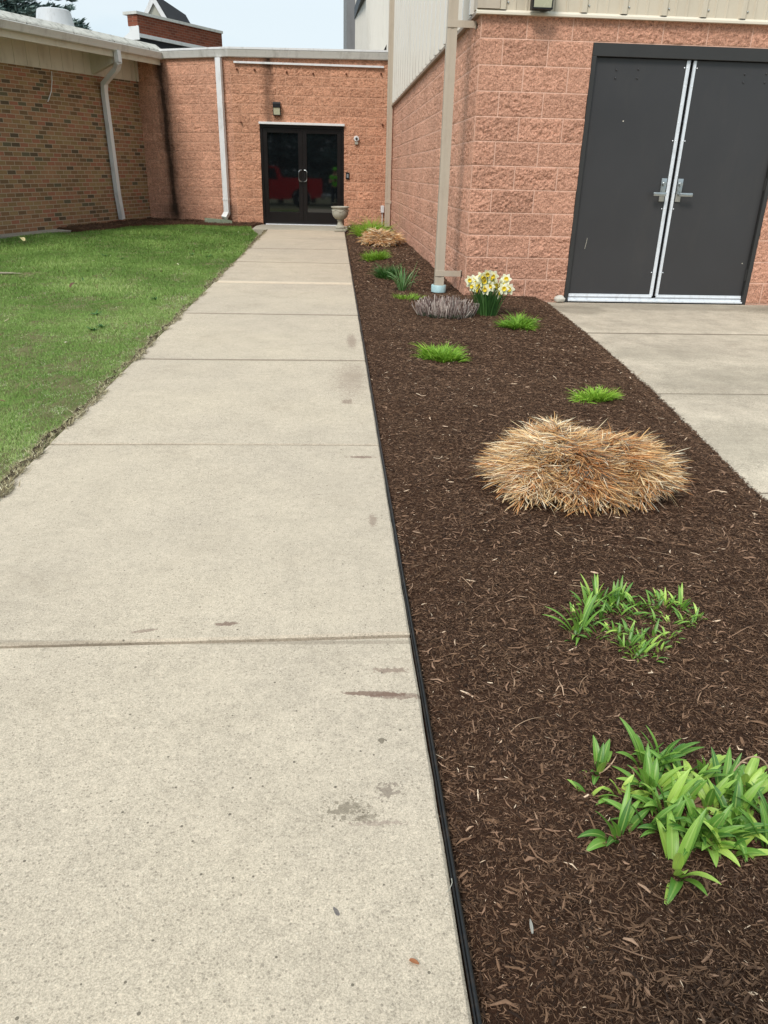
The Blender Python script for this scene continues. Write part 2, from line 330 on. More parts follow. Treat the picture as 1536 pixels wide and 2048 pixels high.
def concrete(name, base, base2, joints=(), stains_streaks=(), mott=0.25, dk=s2l(96, 88, 76)):
    m = M(name, 0.9, spec=0.2); o = m.obj()
    big = m.noise(o, 0.55, 5, 0.6); mid = m.noise(o, 5, 6, 0.65); fine = m.noise(o, 260, 4, 0.75); f2 = m.noise(o, 95, 4, 0.7)
    c = m.mix(m.ramp(big, [(0.35, 0), (0.65, 1)]), base, base2)
    t = m.math('ADD', m.math('MULTIPLY_ADD', fine, 1.5, 0.25), m.math('MULTIPLY_ADD', mid, mott*1.5, -mott*.75)); t = m.math('ADD', t, m.math('MULTIPLY_ADD', f2, 0.6, -0.3)); t = m.math('ADD', t, m.math('MULTIPLY_ADD', m.noise(o, 30, 5, 0.7), 0.5, -0.25))
    t = m.math('ADD', t, m.math('MULTIPLY_ADD', m.noise(o, 480, 2, 0.8), 1.3, -0.65))
    c = m.mix(1.0, c, m.n('CombineXYZ', X=t, Y=t, Z=t).outputs[0], 'MULTIPLY')
    vo = m.n('TexVoronoi', Vector=o, Scale=33.0, Randomness=1.0); d = vo.outputs['Distance']; rnd = m.n('SeparateColor', Color=vo.outputs['Color']).outputs[0]
    pit = m.math('MULTIPLY', m.math('LESS_THAN', d, m.math('MULTIPLY_ADD', rnd, 0.13, -0.02)), m.math('GREATER_THAN', rnd, 0.62))
    c = m.mix(m.math('MULTIPLY', pit, 0.85), c, dk)
    vo2 = m.n('TexVoronoi', Vector=o, Scale=110.0); r2 = m.n('SeparateColor', Color=vo2.outputs['Color']).outputs[1]
    pit2 = m.math('MULTIPLY', m.math('LESS_THAN', vo2.outputs['Distance'], 0.27), m.math('GREATER_THAN', r2, 0.66)); c = m.mix(m.math('MULTIPLY', pit2, 0.42), c, dk)
    hi2 = m.math('MULTIPLY', m.math('LESS_THAN', vo2.outputs['Distance'], 0.2), m.math('LESS_THAN', r2, 0.10)); c = m.mix(m.math('MULTIPLY', hi2, 0.35), c, s2l(226, 216, 196))
    sx = m.n('SeparateXYZ', Vector=o); X, Y = sx.outputs['X'], sx.outputs['Y']
    blot = m.ramp(m.noise(o, 1.7, 7, 0.68, 0.4), [(0.55, 0), (0.72, 0.22)]); c = m.mix(blot, c, s2l(128, 112, 92))
    for yj in joints:
        f = m.math('ABSOLUTE', m.math('SUBTRACT', m.math('MULTIPLY_ADD', X, (-.036/1.5 if yj == 1.775 else 0.0)*-1, Y), yj+(-.0132 if yj == 1.775 else 0)))
        f = m.math('SUBTRACT', 1.0, m.math('DIVIDE', m.math('ADD', f, m.math('MULTIPLY_ADD', m.noise(o, 22, 4, .7), .010, -.005)), .026 if yj > 4.8 else .012), clamp=True)
        c = m.mix(m.math('MULTIPLY', m.math('MULTIPLY', f, 2.0, clamp=True), .62 if yj > 4.8 else .35), c, s2l(96, 84, 70))
    sn = m.noise(o, 85, 6, 0.75); sn2 = m.noise(o, 9, 4, 0.6)
    for (x, y, rx, ry, a, amt, col, thr) in stains_streaks:
        ca, sa = math.cos(a), math.sin(a); dx = m.math('SUBTRACT', X, x); dy = m.math('SUBTRACT', Y, y)
        u = m.math('DIVIDE', m.math('ADD', m.math('MULTIPLY', dx, ca), m.math('MULTIPLY', dy, sa)), rx)
        v = m.math('DIVIDE', m.math('SUBTRACT', m.math('MULTIPLY', dy, ca), m.math('MULTIPLY', dx, sa)), ry)
        r = m.math('SQRT', m.math('ADD', m.math('MULTIPLY', u, u), m.math('MULTIPLY', v, v)))
        r = m.math('ADD', r, m.math('MULTIPLY_ADD', sn, thr, -thr/2)); r = m.math('ADD', r, m.math('MULTIPLY_ADD', sn2, 0.8, -0.4))
        f = m.math('MULTIPLY', m.math('MULTIPLY', m.math('SUBTRACT', 1.0, r, clamp=True), 6.0, clamp=True), amt)
        c = m.mix(f, c, col)
    m.set(Base_Color=c)
    h = m.math('SUBTRACT', m.math('ADD', m.math('MULTIPLY', fine, 0.6), m.math('MULTIPLY', f2, 0.5)), m.math('MULTIPLY', pit, 0.8)); m.bump(h, 0.0035, 0.8)
    return m.m
SB = s2l(112, 88, 76)
WALKM = concrete('broom_finished_concrete', s2l(188, 173, 152), s2l(178, 164, 146), joints=(1.775, 3.385, 5.07, 6.775, 10.63, 12.41, 14.25, 16.15), stains_streaks=[
    (0.090, 1.535, 0.085, 0.011, -0.08, 0.8, SB, 1.8), (0.15, 1.525, 0.07, 0.012, -0.05, 0.6, SB, 3.0), (0.14, 1.63, 0.05, 0.010, 0.0, 0.6, SB, 4.6), (-0.31, 1.86, 0.035, 0.012, 0.1, 0.75, SB, 2.4),
    (-0.53, 1.83, 0.035, 0.008, 0.2, 0.5, SB, 2.6), (0.105, 1.365, 0.008, 0.009, 0, 0.75, s2l(95, 86, 72), 2.2), (0.02, 1.165, 0.035, 0.022, 0.05, 0.6, s2l(100, 90, 74), 9.0), (0.06, 1.14, 0.02, 0.012, 0.05, 0.5, s2l(100, 90, 74), 6.0),
    (0.11, 1.21, 0.022, 0.018, 0.3, 0.6, s2l(104, 90, 80), 7.0), (0.08, 1.125, 0.05, 0.006, 0.0, 0.45, s2l(130, 110, 100), 6.0), (0.12, 3.22, 0.06, 0.015, 0.05, 0.7, SB, 4.0), (0.14, 2.55, 0.015, 0.05, 0, 0.5, SB, 5.0), (0.10, 4.6, 0.09, 0.4, 0.0, 0.3, SB, 6.0),
    (0.07, 4.1, 0.03, 0.05, 0, 0.5, SB, 3.6), (0.13, 5.7, 0.035, 0.25, 0, 0.45, SB, 4.4), (-0.0, 0.93, 0.004, 0.010, 0.5, 0.8, s2l(70, 66, 74), 1.2)])
APRONM = concrete('weathered_apron_concrete', s2l(190, 176, 156), s2l(176, 162, 144), mott=0.6, joints=(6.145, 4.33, 2.81), stains_streaks=[
    (3.4, 7.45, 2.2, 0.22, 0, 0.35, s2l(112, 104, 88), 2.4), (2.3, 7.2, 0.3, 0.25, 0, 0.4, s2l(96, 90, 76), 2.6), (4.6, 7.3, 0.7, 0.3, 0, 0.4, s2l(96, 90, 76), 2.6),
    (2.5, 4.6, 0.6, 0.4, 0.4, 0.30, s2l(120, 112, 98), 3.0), (2.4, 5.4, 0.5, 0.25, 0.2, 0.25, s2l(120, 112, 98), 3.0), (2.1, 3.4, 0.5, 0.3, 0.5, 0.3, s2l(120, 112, 98), 3.0)])
PADM = concrete('grey_pad_concrete', s2l(176, 168, 150), s2l(160, 154, 140))
STRIPM = concrete('old_grey_concrete', s2l(158, 150, 136), s2l(138, 132, 120), mott=0.5)

def soil(name, a, b):
    m = M(name, 0.98, spec=0.1); o = m.obj(); g = m.noise(o, 14, 7, 0.7); g2 = m.noise(o, 120, 5, 0.75)
    m.set(Base_Color=m.ramp(m.math('MULTIPLY_ADD', g2, 0.6, m.math('MULTIPLY', g, 0.4)), [(0.32, a), (0.66, b)])); m.bump(g2, 0.02, 1.0); return m.m
MULCHM = soil('dark_bark_mulch', s2l(40, 26, 19), s2l(100, 72, 55))
SOILM = soil('lawn_soil', s2l(88, 82, 52), s2l(154, 148, 106))
GROUNDM = soil('bare_ground', s2l(92, 92, 70), s2l(128, 124, 98))
def chip_mat():
    m = M('bark_chips', 0.85, spec=0.2); r = m.attr('rnd'); g = m.noise(m.obj(), 180, 3, 0.6)
    c = m.ramp(r, [(0.0, s2l(42, 29, 21)), (0.35, s2l(82, 60, 45)), (0.72, s2l(111, 84, 63)), (0.88, s2l(138, 107, 86)), (0.96, s2l(178, 146, 120)), (1.0, s2l(214, 188, 160))])
    t = m.math('MULTIPLY_ADD', g, 0.9, 0.55); m.set(Base_Color=m.mix(1.0, c, m.n('CombineXYZ', X=t, Y=t, Z=t).outputs[0], 'MULTIPLY')); return m.m
CHIPM = chip_mat()
def leaf_mat(name, stops, rough=0.5, spec=0.35, rib=0.35, tip=None, trans=0.25, ribcol=None, vein=0.5):
    m = M(name, rough, spec=spec); r = m.attr('rnd'); u = m.attr('lu'); v = m.attr('lv')
    c = m.ramp(r, stops)
    a = m.math('ABSOLUTE', u); rb = m.math('MULTIPLY', m.math('LESS_THAN', a, 0.16), rib)
    c = m.mix(rb, c, ribcol or (c if False else s2l(178, 200, 110)))
    st = m.math('MULTIPLY_ADD', m.noise(m.n('CombineXYZ', X=m.math('MULTIPLY', u, 9), Y=m.math('MULTIPLY', v, 1.6), Z=m.math('MULTIPLY', r, 50)).outputs[0], 1.0, 3, 0.6), vein, 1-vein/2)
    c = m.mix(1.0, c, m.n('CombineXYZ', X=st, Y=st, Z=st).outputs[0], 'MULTIPLY')
    if tip: c = m.mix(m.math('MULTIPLY', m.math('GREATER_THAN', v, m.math('MULTIPLY_ADD', r, 0.3, 0.72)), 0.75), c, tip)
    m.set(Base_Color=c)
    if trans:
        nt = m.nt; tr = nt.nodes.new('ShaderNodeBsdfTranslucent'); ms = nt.nodes.new('ShaderNodeMixShader'); ms.inputs[0].default_value = trans
        nt.links.new(c, tr.inputs['Color']); o = nt.nodes['Material Output']
        nt.links.new(m.b.outputs[0], ms.inputs[1]); nt.links.new(tr.outputs[0], ms.inputs[2]); nt.links.new(ms.outputs[0], o.inputs['Surface'])
    return m.m
LILY = leaf_mat('daylily_leaf', [(0.0, s2l(74, 118, 46)), (0.5, s2l(122, 166, 66)), (1.0, s2l(186, 212, 100))], rib=0.45, rough=.42, spec=.5, vein=1.0)
SPIKE = leaf_mat('fine_spring_leaf', [(0.0, s2l(96, 138, 42)), (0.5, s2l(144, 184, 60)), (1.0, s2l(190, 212, 90))], rib=0.0, trans=0.3)
DEEP = leaf_mat('deep_green_leaf', [(0.0, s2l(40, 78, 30)), (0.5, s2l(58, 102, 42)), (1.0, s2l(92, 128, 60))], rib=0.0)
BLUEG = leaf_mat('bulb_leaf', [(0.0, s2l(48, 88, 42)), (0.5, s2l(84, 128, 64)), (1.0, s2l(150, 180, 124))], rib=0.2, ribcol=s2l(120, 150, 110))
STRAW = leaf_mat('dry_straw', [(0.0, s2l(110, 98, 86)), (0.14, s2l(160, 144, 124)), (0.22, s2l(178, 132, 86)), (0.42, s2l(218, 172, 116)), (0.62, s2l(236, 208, 160)), (0.90, s2l(246, 234, 208)), (0.93, s2l(212, 154, 100)), (1.0, s2l(184, 122, 76))], rough=0.7, spec=0.2, rib=0.0, trans=0.15)
GRASSM = leaf_mat('lawn_blade', [(0.0, s2l(82, 112, 48)), (0.40, s2l(114, 146, 68)), (0.74, s2l(162, 184, 106)), (0.84, s2l(204, 204, 152)), (0.92, s2l(218, 210, 174)), (1.0, s2l(240, 234, 212))], rough=0.6, spec=0.2, rib=0.0, trans=0.25)
TWIG = leaf_mat('grey_purple_stem', [(0.0, s2l(92, 74, 70)), (0.5, s2l(158, 138, 130)), (1.0, s2l(214, 200, 188))], rough=0.85, spec=0.1, rib=0.0, trans=0)

# ------------------------------------------------------------------ blades
def blades(base, az, lean, curl, L, W, nseg=4, taper='strap', across=2, fold=0.25, rnd=None, roll=None, side=None):
    """curved leaves; lean = angle from vertical at the base, curl = extra lean reached at the tip"""
    base = np.asarray(base, float); n = len(base); t = np.linspace(0, 1, nseg+1)
    th = lean[:, None]+curl[:, None]*t[None, :]**1.3
    ds = (L/nseg)[:, None]; thm = (th[:, 1:]+th[:, :-1])/2
    r = np.concatenate([np.zeros((n, 1)), np.cumsum(np.sin(thm)*ds, 1)], 1); z = np.concatenate([np.zeros((n, 1)), np.cumsum(np.cos(thm)*ds, 1)], 1)
    azz = az[:, None]+(0 if side is None else side[:, None]*t[None, :])
    cx, cy = np.cos(az)[:, None], np.sin(az)[:, None]
    off = 0 if side is None else side[:, None]*t[None, :]**2*L[:, None]*0.5
    P = np.stack([base[:, 0:1]+r*cx-off*cy, base[:, 1:2]+r*cy+off*cx, base[:, 2:3]+z], 2)
    if taper == 'strap': wt = np.minimum(1, 0.72+0.9*t)*np.sqrt(np.clip(1-t**3.2, 0, 1))
    elif taper == 'lance': wt = np.sin(PI*np.clip(t*0.86+0.13, 0, 1))**0.8; wt[-1] = 0
    elif taper == 'stub': wt = np.ones_like(t)
    else: wt = (1-t**1.6)
    wt = np.maximum(wt, 0.06)
    rl = np.zeros(n) if roll is None else roll
    sx = -np.sin(az)*np.cos(rl); sy = np.cos(az)*np.cos(rl); sz = np.sin(rl)
    S = np.stack([sx, sy, sz], 1)[:, None, :]*(W[:, None]*wt[None, :])[:, :, None]*0.5
    Nn = np.stack([-np.cos(th)*cx, -np.cos(th)*cy, np.sin(th)], 2)
    if across == 2: V = np.stack([P-S, P+S], 2); us = [-1, 1]
    else:
        F_ = Nn*(W[:, None]*wt[None, :])[:, :, None]*fold
        V = np.stack([P-S+F_, P, P+S+F_], 2); us = [-1, 0, 1]
    k = across; ring = nseg+1
    V = V.reshape(-1, 3); idx = (np.arange(n)*ring*k)[:, None, None]+(np.arange(nseg)*k)[None, :, None]+np.arange(k-1)[None, None, :]
    F = np.stack([idx, idx+1, idx+k+1, idx+k], 3).reshape(-1, 4)
    if rnd is None: rnd = rs.rand(n)
    at = {'rnd': np.repeat(rnd, ring*k), 'lu': np.tile(np.array(us, float), n*ring), 'lv': np.tile(np.repeat(t, k), n)}
    return V, F, at
def merge(parts):
    Vs, Fs, A = [], [], {}; o = 0
    for V, F, at in parts:
        Vs.append(V); Fs.append(F+o); o += len(V)
        for k, v in at.items(): A.setdefault(k, []).append(v)
    return np.concatenate(Vs), np.concatenate(Fs), {k: np.concatenate(v) for k, v in A.items()}
def blade_obj(name, parts, mat, parent=None):
    V, F, A = merge(parts); return link(name, npmesh(name, V, F, A, smooth=True), mat, parent)

# ------------------------------------------------------------------ SETTING: ground, walk, apron, lawn, mulch
def sheet(name, pts, z, mat):
    b = B(); b.quad([(x, y, z) for x, y in pts]); return b.done(name, mat)
o = sheet('ground', [(-400, -400), (400, -400), (400, 400), (-400, 400)], -0.10, GROUNDM); tag(o, kind='structure')

WL, WR = -1.305, 0.2085
joints = [-3.2, -1.5, 0.15 - 0.0, 1.775, 3.385, 5.07, 6.775, 8.71, 10.63, 12.41, 14.25, 16.15]
joints = [-3.1, -1.45, 0.18] + [1.775, 3.385, 5.07, 6.775, 8.71, 10.63, 12.41, 14.25, 16.15]
def slab(b, x0, x1, y0a, y0b, y1a, y1b, top=0.0, nx=26, r=0.006, seed=0):
    """one poured slab, edges rounded over and slightly ragged; y0a/y0b = start at left/right"""
    us = np.concatenate([[0], np.linspace(0.004, 0.996, nx), [1]])
    rr = np.random.RandomState(seed); ny = max(8, int((y1a-y0a)/0.08)); vs_ = np.concatenate([[0], np.linspace(0.004, 0.996, ny), [1]])
    G = []
    for j, v in enumerate(vs_):
        row = []
        for i, u in enumerate(us):
            x = x0+(x1-x0)*u; ya = y0a+(y1a-y0a)*v; yb = y0b+(y1b-y0b)*v; y = ya+(yb-ya)*u
            edge = (i in (0, len(us)-1)) or (j in (0, len(vs_)-1))
            z = top+0.0012*math.sin(3*x+seed)*math.cos(2*y)
            if edge:
                z -= r; k = 0.0018
                if j in (0, len(vs_)-1): y += (rr.rand()-0.5)*2*k
                else: x += (rr.rand()-0.5)*1.2*k
            row.append(b.bm.verts.new((x, y, z)))
        G.append(row)
    for j in range(len(vs_)-1):
        for i in range(len(us)-1): b.bm.faces.new((G[j][i], G[j][i+1], G[j+1][i+1], G[j+1][i]))
    per = [G[0][i] for i in range(len(us))]+[G[j][-1] for j in range(1, len(vs_))]+[G[-1][i] for i in range(len(us)-2, -1, -1)]+[G[j][0] for j in range(len(vs_)-2, 0, -1)]
    low = [b.bm.verts.new((v.co.x, v.co.y, -0.12)) for v in per]; n = len(per)
    for i in range(n): b.bm.faces.new((per[i], low[i], low[(i+1) % n], per[(i+1) % n]))
b = B()
for k in range(len(joints)-1):
    g0 = 0.0075 if k in (3, 4) else 0.0075; g1 = 0.0075
    s0 = 0.018 if k == 3 else 0.0; s1 = 0.018 if k+1 == 3 else 0.0
    slab(b, WL, WR, joints[k]+g0-s0, joints[k]+g0+s0, joints[k+1]-g1-s1, joints[k+1]-g1+s1, top=[0, .001, -.001, .0, 0.001][k % 5], seed=k)
walk = tag(b.done('walkway', WALKM, smooth=False), kind='structure')
b = B(); b.box((WL+0.01, -3, -0.115), (WR-0.01, 16.1, -0.030)); tag(b.done('joint_sand', soil('joint_sand', s2l(34, 30, 26), s2l(66, 58, 48))), kind='structure')
b = B(); b.box((WL+0.03, 8.64, -0.03), (WR-0.015, 8.79, 0.0032)); tag(b.done('joint_filler', worn('pale_joint_filler', s2l(206, 188, 164), rough=0.9, amp=0.25, scale=14, dirt=s2l(176, 160, 138), dirt_amt=.9)), kind='structure')
b = B(); slab(b, -1.62, 0.30, 16.16, 16.16, 17.40, 17.40, top=0.004, seed=21); tag(b.done('entrance_pad', PADM), kind='structure')
# apron in front of the steel doors
AE = [(-2.0, 1.42), (2.66, 1.712), (2.81, 1.716), (4.33, 1.888), (6.14, 2.013), (7.72, 2.085), (8.0, 2.09)]
def apron_x(y): return np.interp(y, [a for a, _ in AE], [c for _, c in AE])
b = B(); aj = [-2.0, -0.7, 1.1, 2.81, 4.33, 6.145, 7.70]
for k in range(len(aj)-1):
    y0, y1 = aj[k]+0.007, aj[k+1]-0.007; nx, ny = 34, 24
    G = []
    for j in range(ny+1):
        y = y0+(y1-y0)*j/ny; xl = float(apron_x(y)); row = []
        for i in range(nx+1):
            u = i/nx; x = xl+(5.6-xl)*u**1.5; e = (j in (0, ny)) or i == 0
            row.append(b.bm.verts.new((x+(0.004*math.sin(y*37+k)+0.004*math.sin(y*91) if i == 0 else 0), y, (-0.007 if e else 0.002))))
        G.append(row)
    for j in range(ny):
        for i in range(nx): b.bm.faces.new((G[j][i], G[j][i+1], G[j+1][i+1], G[j+1][i]))
    per = [G[j][0] for j in range(ny, -1, -1)]+G[0][1:]; low = [b.bm.verts.new((v.co.x, v.co.y, -0.1)) for v in per]
    for i in range(len(per)-1): b.bm.faces.new((per[i], low[i], low[i+1], per[i+1]))
tag(b.done('apron_pavement', APRONM), kind='structure')
b = B(); b.box((2.2, -1.9, -0.09), (5.55, 7.6, -0.02)); tag(b.done('joint_sand', bpy.data.materials['joint_sand']), kind='structure')
b = B(); b.box((5.7, -3, -0.12), (30, 7.7, -0.003)); tag(b.done('parking_pavement', PADM), kind='structure')

# left wing frame: origin A, along d, outward normal n
A0 = np.array([-5.549, 13.817]); DL = np.array([0.3393, 0.94068]); NL = np.array([0.94068, -0.3393])
def LW(s, off, z): p = A0+DL*s+NL*off; return (p[0], p[1], z)

# mulch height field
def wall_x(y): return 1.285+(np.asarray(y)-7.72)*(-0.115/9.7)
def bed_right(y): y = np.asarray(y, float); return np.where(y < 7.69, apron_x(y), wall_x(y)+0.03)
BL = 0.219
def bed_z(x, y):
    x = np.asarray(x, float); y = np.asarray(y, float); r = bed_right(y); wd = np.maximum(r-BL, 0.1)
    dl = np.clip((x-BL)/0.16, 0, 1); dr = np.clip((r-x)/0.12, 0, 1); dr = np.where(y > 7.69, 1, dr)
    e = np.minimum(dl, dr); e = e*e*(3-2*e)
    return np.where(dl < dr, -0.020, 0.003)*(1-e)+0.042*e+0.012*smoothn(x, y, 5, 1)*e+0.006*smoothn(x, y, 17, 2)+0.003*smoothn(x, y, 60, 3)
ys = np.concatenate([np.arange(-0.5, 0.4, 0.05), np.arange(0.4, 4, 0.012), np.arange(4, 7.68, 0.025), [7.685, 7.695], np.arange(7.72, 17.43, 0.04)]); us = np.linspace(0, 1, 130)
YY, UU = np.meshgrid(ys, us, indexing='ij'); XX = BL-0.01+(bed_right(YY)+0.014-BL+0.01+0.006*np.sin(YY*43)+0.005*np.sin(YY*97))*UU
jit = 0.0022*rs.randn(*XX.shape); ZZ = bed_z(XX, YY)+jit*(np.minimum(UU, 1-UU) > 0.01)
V = np.stack([XX, YY, ZZ], 2).reshape(-1, 3); ny_, nx_ = XX.shape
I = (np.arange(ny_-1)[:, None]*nx_+np.arange(nx_-1)[None, :]).ravel(); F = np.stack([I, I+1, I+nx_+1, I+nx_], 1)
tag(link('mulch_bed', npmesh('mulch_bed', V, F, smooth=True), MULCHM), kind='structure')
# far-left mulch strip
m2 = [LW(1.35, 0.05, 0), LW(2.2, 0.0, 0), LW(4.58, -0.02, 0), (-2.03, 17.44, 0), (-1.5, 17.44, 0), (-1.60, 17.0, 0), (-1.66, 16.6, 0), (-2.3, 16.75, 0), (-3.1, 16.75, 0), (-3.75, 16.6, 0), (-4.05, 16.1, 0), (-4.25, 15.0, 0), (-4.5, 14.75, 0)]
def poly_in(px, py, poly):
    ins = np.zeros(px.shape, bool); n = len(poly); j = n-1
    for i in range(n):
        xi, yi, xj, yj = poly[i][0], poly[i][1], poly[j][0], poly[j][1]
        c = ((yi > py) != (yj > py)) & (px < (xj-xi)*(py-yi)/(yj-yi+1e-12)+xi); ins ^= c; j = i
    return ins
gx, gy = np.meshgrid(np.arange(-5.4, -1.4, 0.035), np.arange(14.5, 18.4, 0.035), indexing='ij'); ins = poly_in(gx, gy, m2)
gz = np.where(ins, 0.035+0.012*smoothn(gx, gy, 8, 5)+0.006*rs.randn(*gx.shape), -0.05)
nY = gx.shape[1]; I = (np.arange(gx.shape[0]-1)[:, None]*nY+np.arange(nY-1)[None, :]).ravel(); F = np.stack([I, I+nY, I+nY+1, I+1], 1); keep = ins.ravel()[F].any(1)
tag(link('mulch_strip', npmesh('mulch_strip', np.stack([gx, gy, gz], 2).reshape(-1, 3), F[keep]), MULCHM), kind='structure')

# mulch chips (stuff)
def chips(x, y, zf, L, W, rnd, lift=0.004, tilt=0.22, curve=0.12):
    n = len(x); a = rs.rand(n)*2*PI; ti = rs.randn(n)*tilt; T = W*(0.25+0.3*rs.rand(n))
    d = np.stack([np.cos(a)*np.cos(ti), np.sin(a)*np.cos(ti), np.sin(ti)], 1); s = np.stack([-np.sin(a), np.cos(a), rs.randn(n)*0.3], 1); s /= np.linalg.norm(s, axis=1)[:, None]
    u = np.cross(d, s); u *= np.sign(u[:, 2:3]+1e-9)
    z = zf(x, y)+lift*(0.2+rs.rand(n)); c = np.stack([x, y, z], 1); hl = (L/2)[:, None]; hw = (W/2)[:, None]; T = T[:, None]
    bend = (rs.randn(n)*curve*L)[:, None]
    e = rs.rand(n, 2)*0.5+0.15
    e0, e1 = e[:, :1], e[:, 1:]
    P = [c-d*hl+s*hw*e0, c-d*hl-s*hw*e0, c+s*(hw+bend), c+s*(bend-hw), c+d*hl+s*hw*e1, c+d*hl-s*hw*e1, c-d*hl*0.9+u*T*.6, c+s*bend+u*T, c+d*hl*0.9+u*T*.6]
    V = np.stack(P, 1).reshape(-1, 3); b0 = (np.arange(n)*9)[:, None]
    fq = np.array([[0, 2, 7, 6], [2, 4, 8, 7], [3, 1, 6, 7], [5, 3, 7, 8], [1, 0, 6, 6], [4, 5, 8, 8]])
    F = np.concatenate([b0+f for f in fq[:4]]); 
    return V, F, {'rnd': np.repeat(rnd, 9)}
def scatter_bed(n, y0, y1, xr=None):
    y = y0+(y1-y0)*rs.rand(n*2); x = 0.222+2.0*rs.rand(n*2); k = (x < bed_right(y)+0.004) & ((y < 7.69) | (x < wall_x(y)-0.005)); x, y = x[k], y[k]; return x[:n], y[:n]
def chip_rnd(n, p=0.0): r = rs.rand(n); return np.clip(r**1.25*0.9+0.2*(rs.rand(n) < 0.04)+p, 0, 1)
parts = []
for (n, y0, y1, l0, l1, w0, w1) in [(130000, 0.35, 2.2, .005, .017, .0009, .0024), (12000, 0.35, 2.2, .014, .034, .002, .006), (90000, 2.2, 4.5, .007, .022, .0013, .0030), (8000, 2.2, 4.5, .016, .036, .003, .0065),
                                    (56000, 4.5, 8.0, .012, .034, .0025, .005), (26000, 8.0, 17.4, .02, .05, .005, .010), (5000, -0.5, 0.35, .01, .03, .003, .006)]:
    x, y = scatter_bed(n, y0, y1); n = len(x); q = rs.rand(n)**1.8
    parts.append(chips(x, y, bed_z, l0+(l1-l0)*q, w0+(w1-w0)*rs.rand(n)**1.5, chip_rnd(n), lift=0.006))
x, y = scatter_bed(850, 0.35, 5.5); n = len(x)
parts.append(chips(x, y, bed_z, .025+.04*rs.rand(n)**2, .003+.006*rs.rand(n)**2, np.clip(.62+.38*rs.rand(n)**1.2, 0, 1), lift=0.009, tilt=0.12))
# chips ragged over the apron edge and against the edging
y = rs.rand(6000)*8-0.3; x = bed_right(y)+rs.randn(6000)*0.012+.004; k = y < 7.6; parts.append(chips(x[k], y[k], lambda a, c: np.where(a > bed_right(c)+0.010, 0.002, bed_z(np.minimum(a, bed_right(c)), c)+.002), .008+.014*rs.rand(k.sum()), .002+.003*rs.rand(k.sum()), chip_rnd(k.sum())*.8, lift=0.004))
V, F, A = merge(parts); tag(link('mulch_chips', npmesh('mulch_chips', V, F, A), CHIPM), 'shredded dark brown bark chips covering the long planting bed', 'mulch', kind='stuff')
x = -5.4+4*rs.rand(9000); y = 14.5+3.9*rs.rand(9000); k = poly_in(x, y, m2); x, y = x[k], y[k]; n = len(x)
V, F, A = chips(x, y, lambda a, c: 0.04+0.012*smoothn(a, c, 8, 5), .02+.04*rs.rand(n), .006+.008*rs.rand(n), chip_rnd(n)*.8, lift=.012)
tag(link('mulch_chips', npmesh('mulch_chips', V, F, A), CHIPM), 'dark bark chips in the far strip under the brick wall', 'mulch', kind='stuff')
# long curled shreds lying on the bed
parts = []
for (n, y0, y1, lmax) in [(150, 0.4, 2.6, .07), (90, 2.6, 7.0, .08)]:
    x, y = scatter_bed(n, y0, y1); n = len(x)
    P = np.stack([x, y, bed_z(x, y)+.004], 1)
    parts.append(blades(P, rs.rand(n)*6.28, np.full(n, 1.35), rs.rand(n)*.45, .03+lmax*rs.rand(n)**2, .0016+.002*rs.rand(n), 6, 'strap', 2, rnd=.1+.8*rs.rand(n), side=rs.randn(n)*.5))
tag(blade_obj('mulch_shreds', parts, leaf_mat('pale_wood_shred', [(0, s2l(92, 66, 50)), (.6, s2l(140, 108, 84)), (1, s2l(196, 166, 136))], rough=.8, rib=0, trans=0)), 'pale thin wood shreds lying loose on top of the mulch', 'mulch', kind='stuff')

# lawn
strip_out = 0.42
lawn_poly = [(-1.30, -3.0), (-1.30, 8.0), (-1.31, 12), (-1.40, 15.0), (-1.66, 16.3), (-1.68, 16.62), (-2.3, 16.75), (-3.1, 16.75), (-3.75, 16.6), (-4.05, 16.1), (-4.30, 15.0), LW(0.9, 0.52, 0)[:2], LW(-6, 0.45, 0)[:2], LW(-20, 0.45, 0)[:2], (-14, -3)]
def edge_wob(y): return 0.014*np.sin(y*5.1)+0.012*np.sin(y*13.7+1)+0.009*np.sin(y*31+2)
def lawn_z(x, y): return -0.012+0.014*smoothn(x, y, 2.2, 9)+0.006*smoothn(x, y, 9, 10)+0*x
gx, gy = np.meshgrid(np.concatenate([np.arange(-12, -5, .25), np.arange(-5, -1.29, .035)]), np.arange(-3, 17, .06), indexing='ij'); ins = poly_in(gx, gy, lawn_poly)
gz = lawn_z(gx, gy)+.004*rs.randn(*gx.shape); nY = gx.shape[1]; I = (np.arange(gx.shape[0]-1)[:, None]*nY+np.arange(nY-1)[None, :]).ravel(); F = np.stack([I, I+nY, I+nY+1, I+1], 1); keep = ins.ravel()[F].any(1)
tag(link('lawn_ground', npmesh('lawn_ground', np.stack([gx, gy, gz], 2).reshape(-1, 3), F[keep], smooth=True), SOILM), kind='structure')
parts = []
def lawn_pts(n, y0, y1, x0):
    y = y0+(y1-y0)*rs.rand(n); x = x0+(-1.27-x0)*rs.rand(n)
    k = poly_in(x, y, lawn_poly) & (x > -0.40*y-0.55-0.5) & (x < -1.296+edge_wob(y))
    return x[k], y[k]
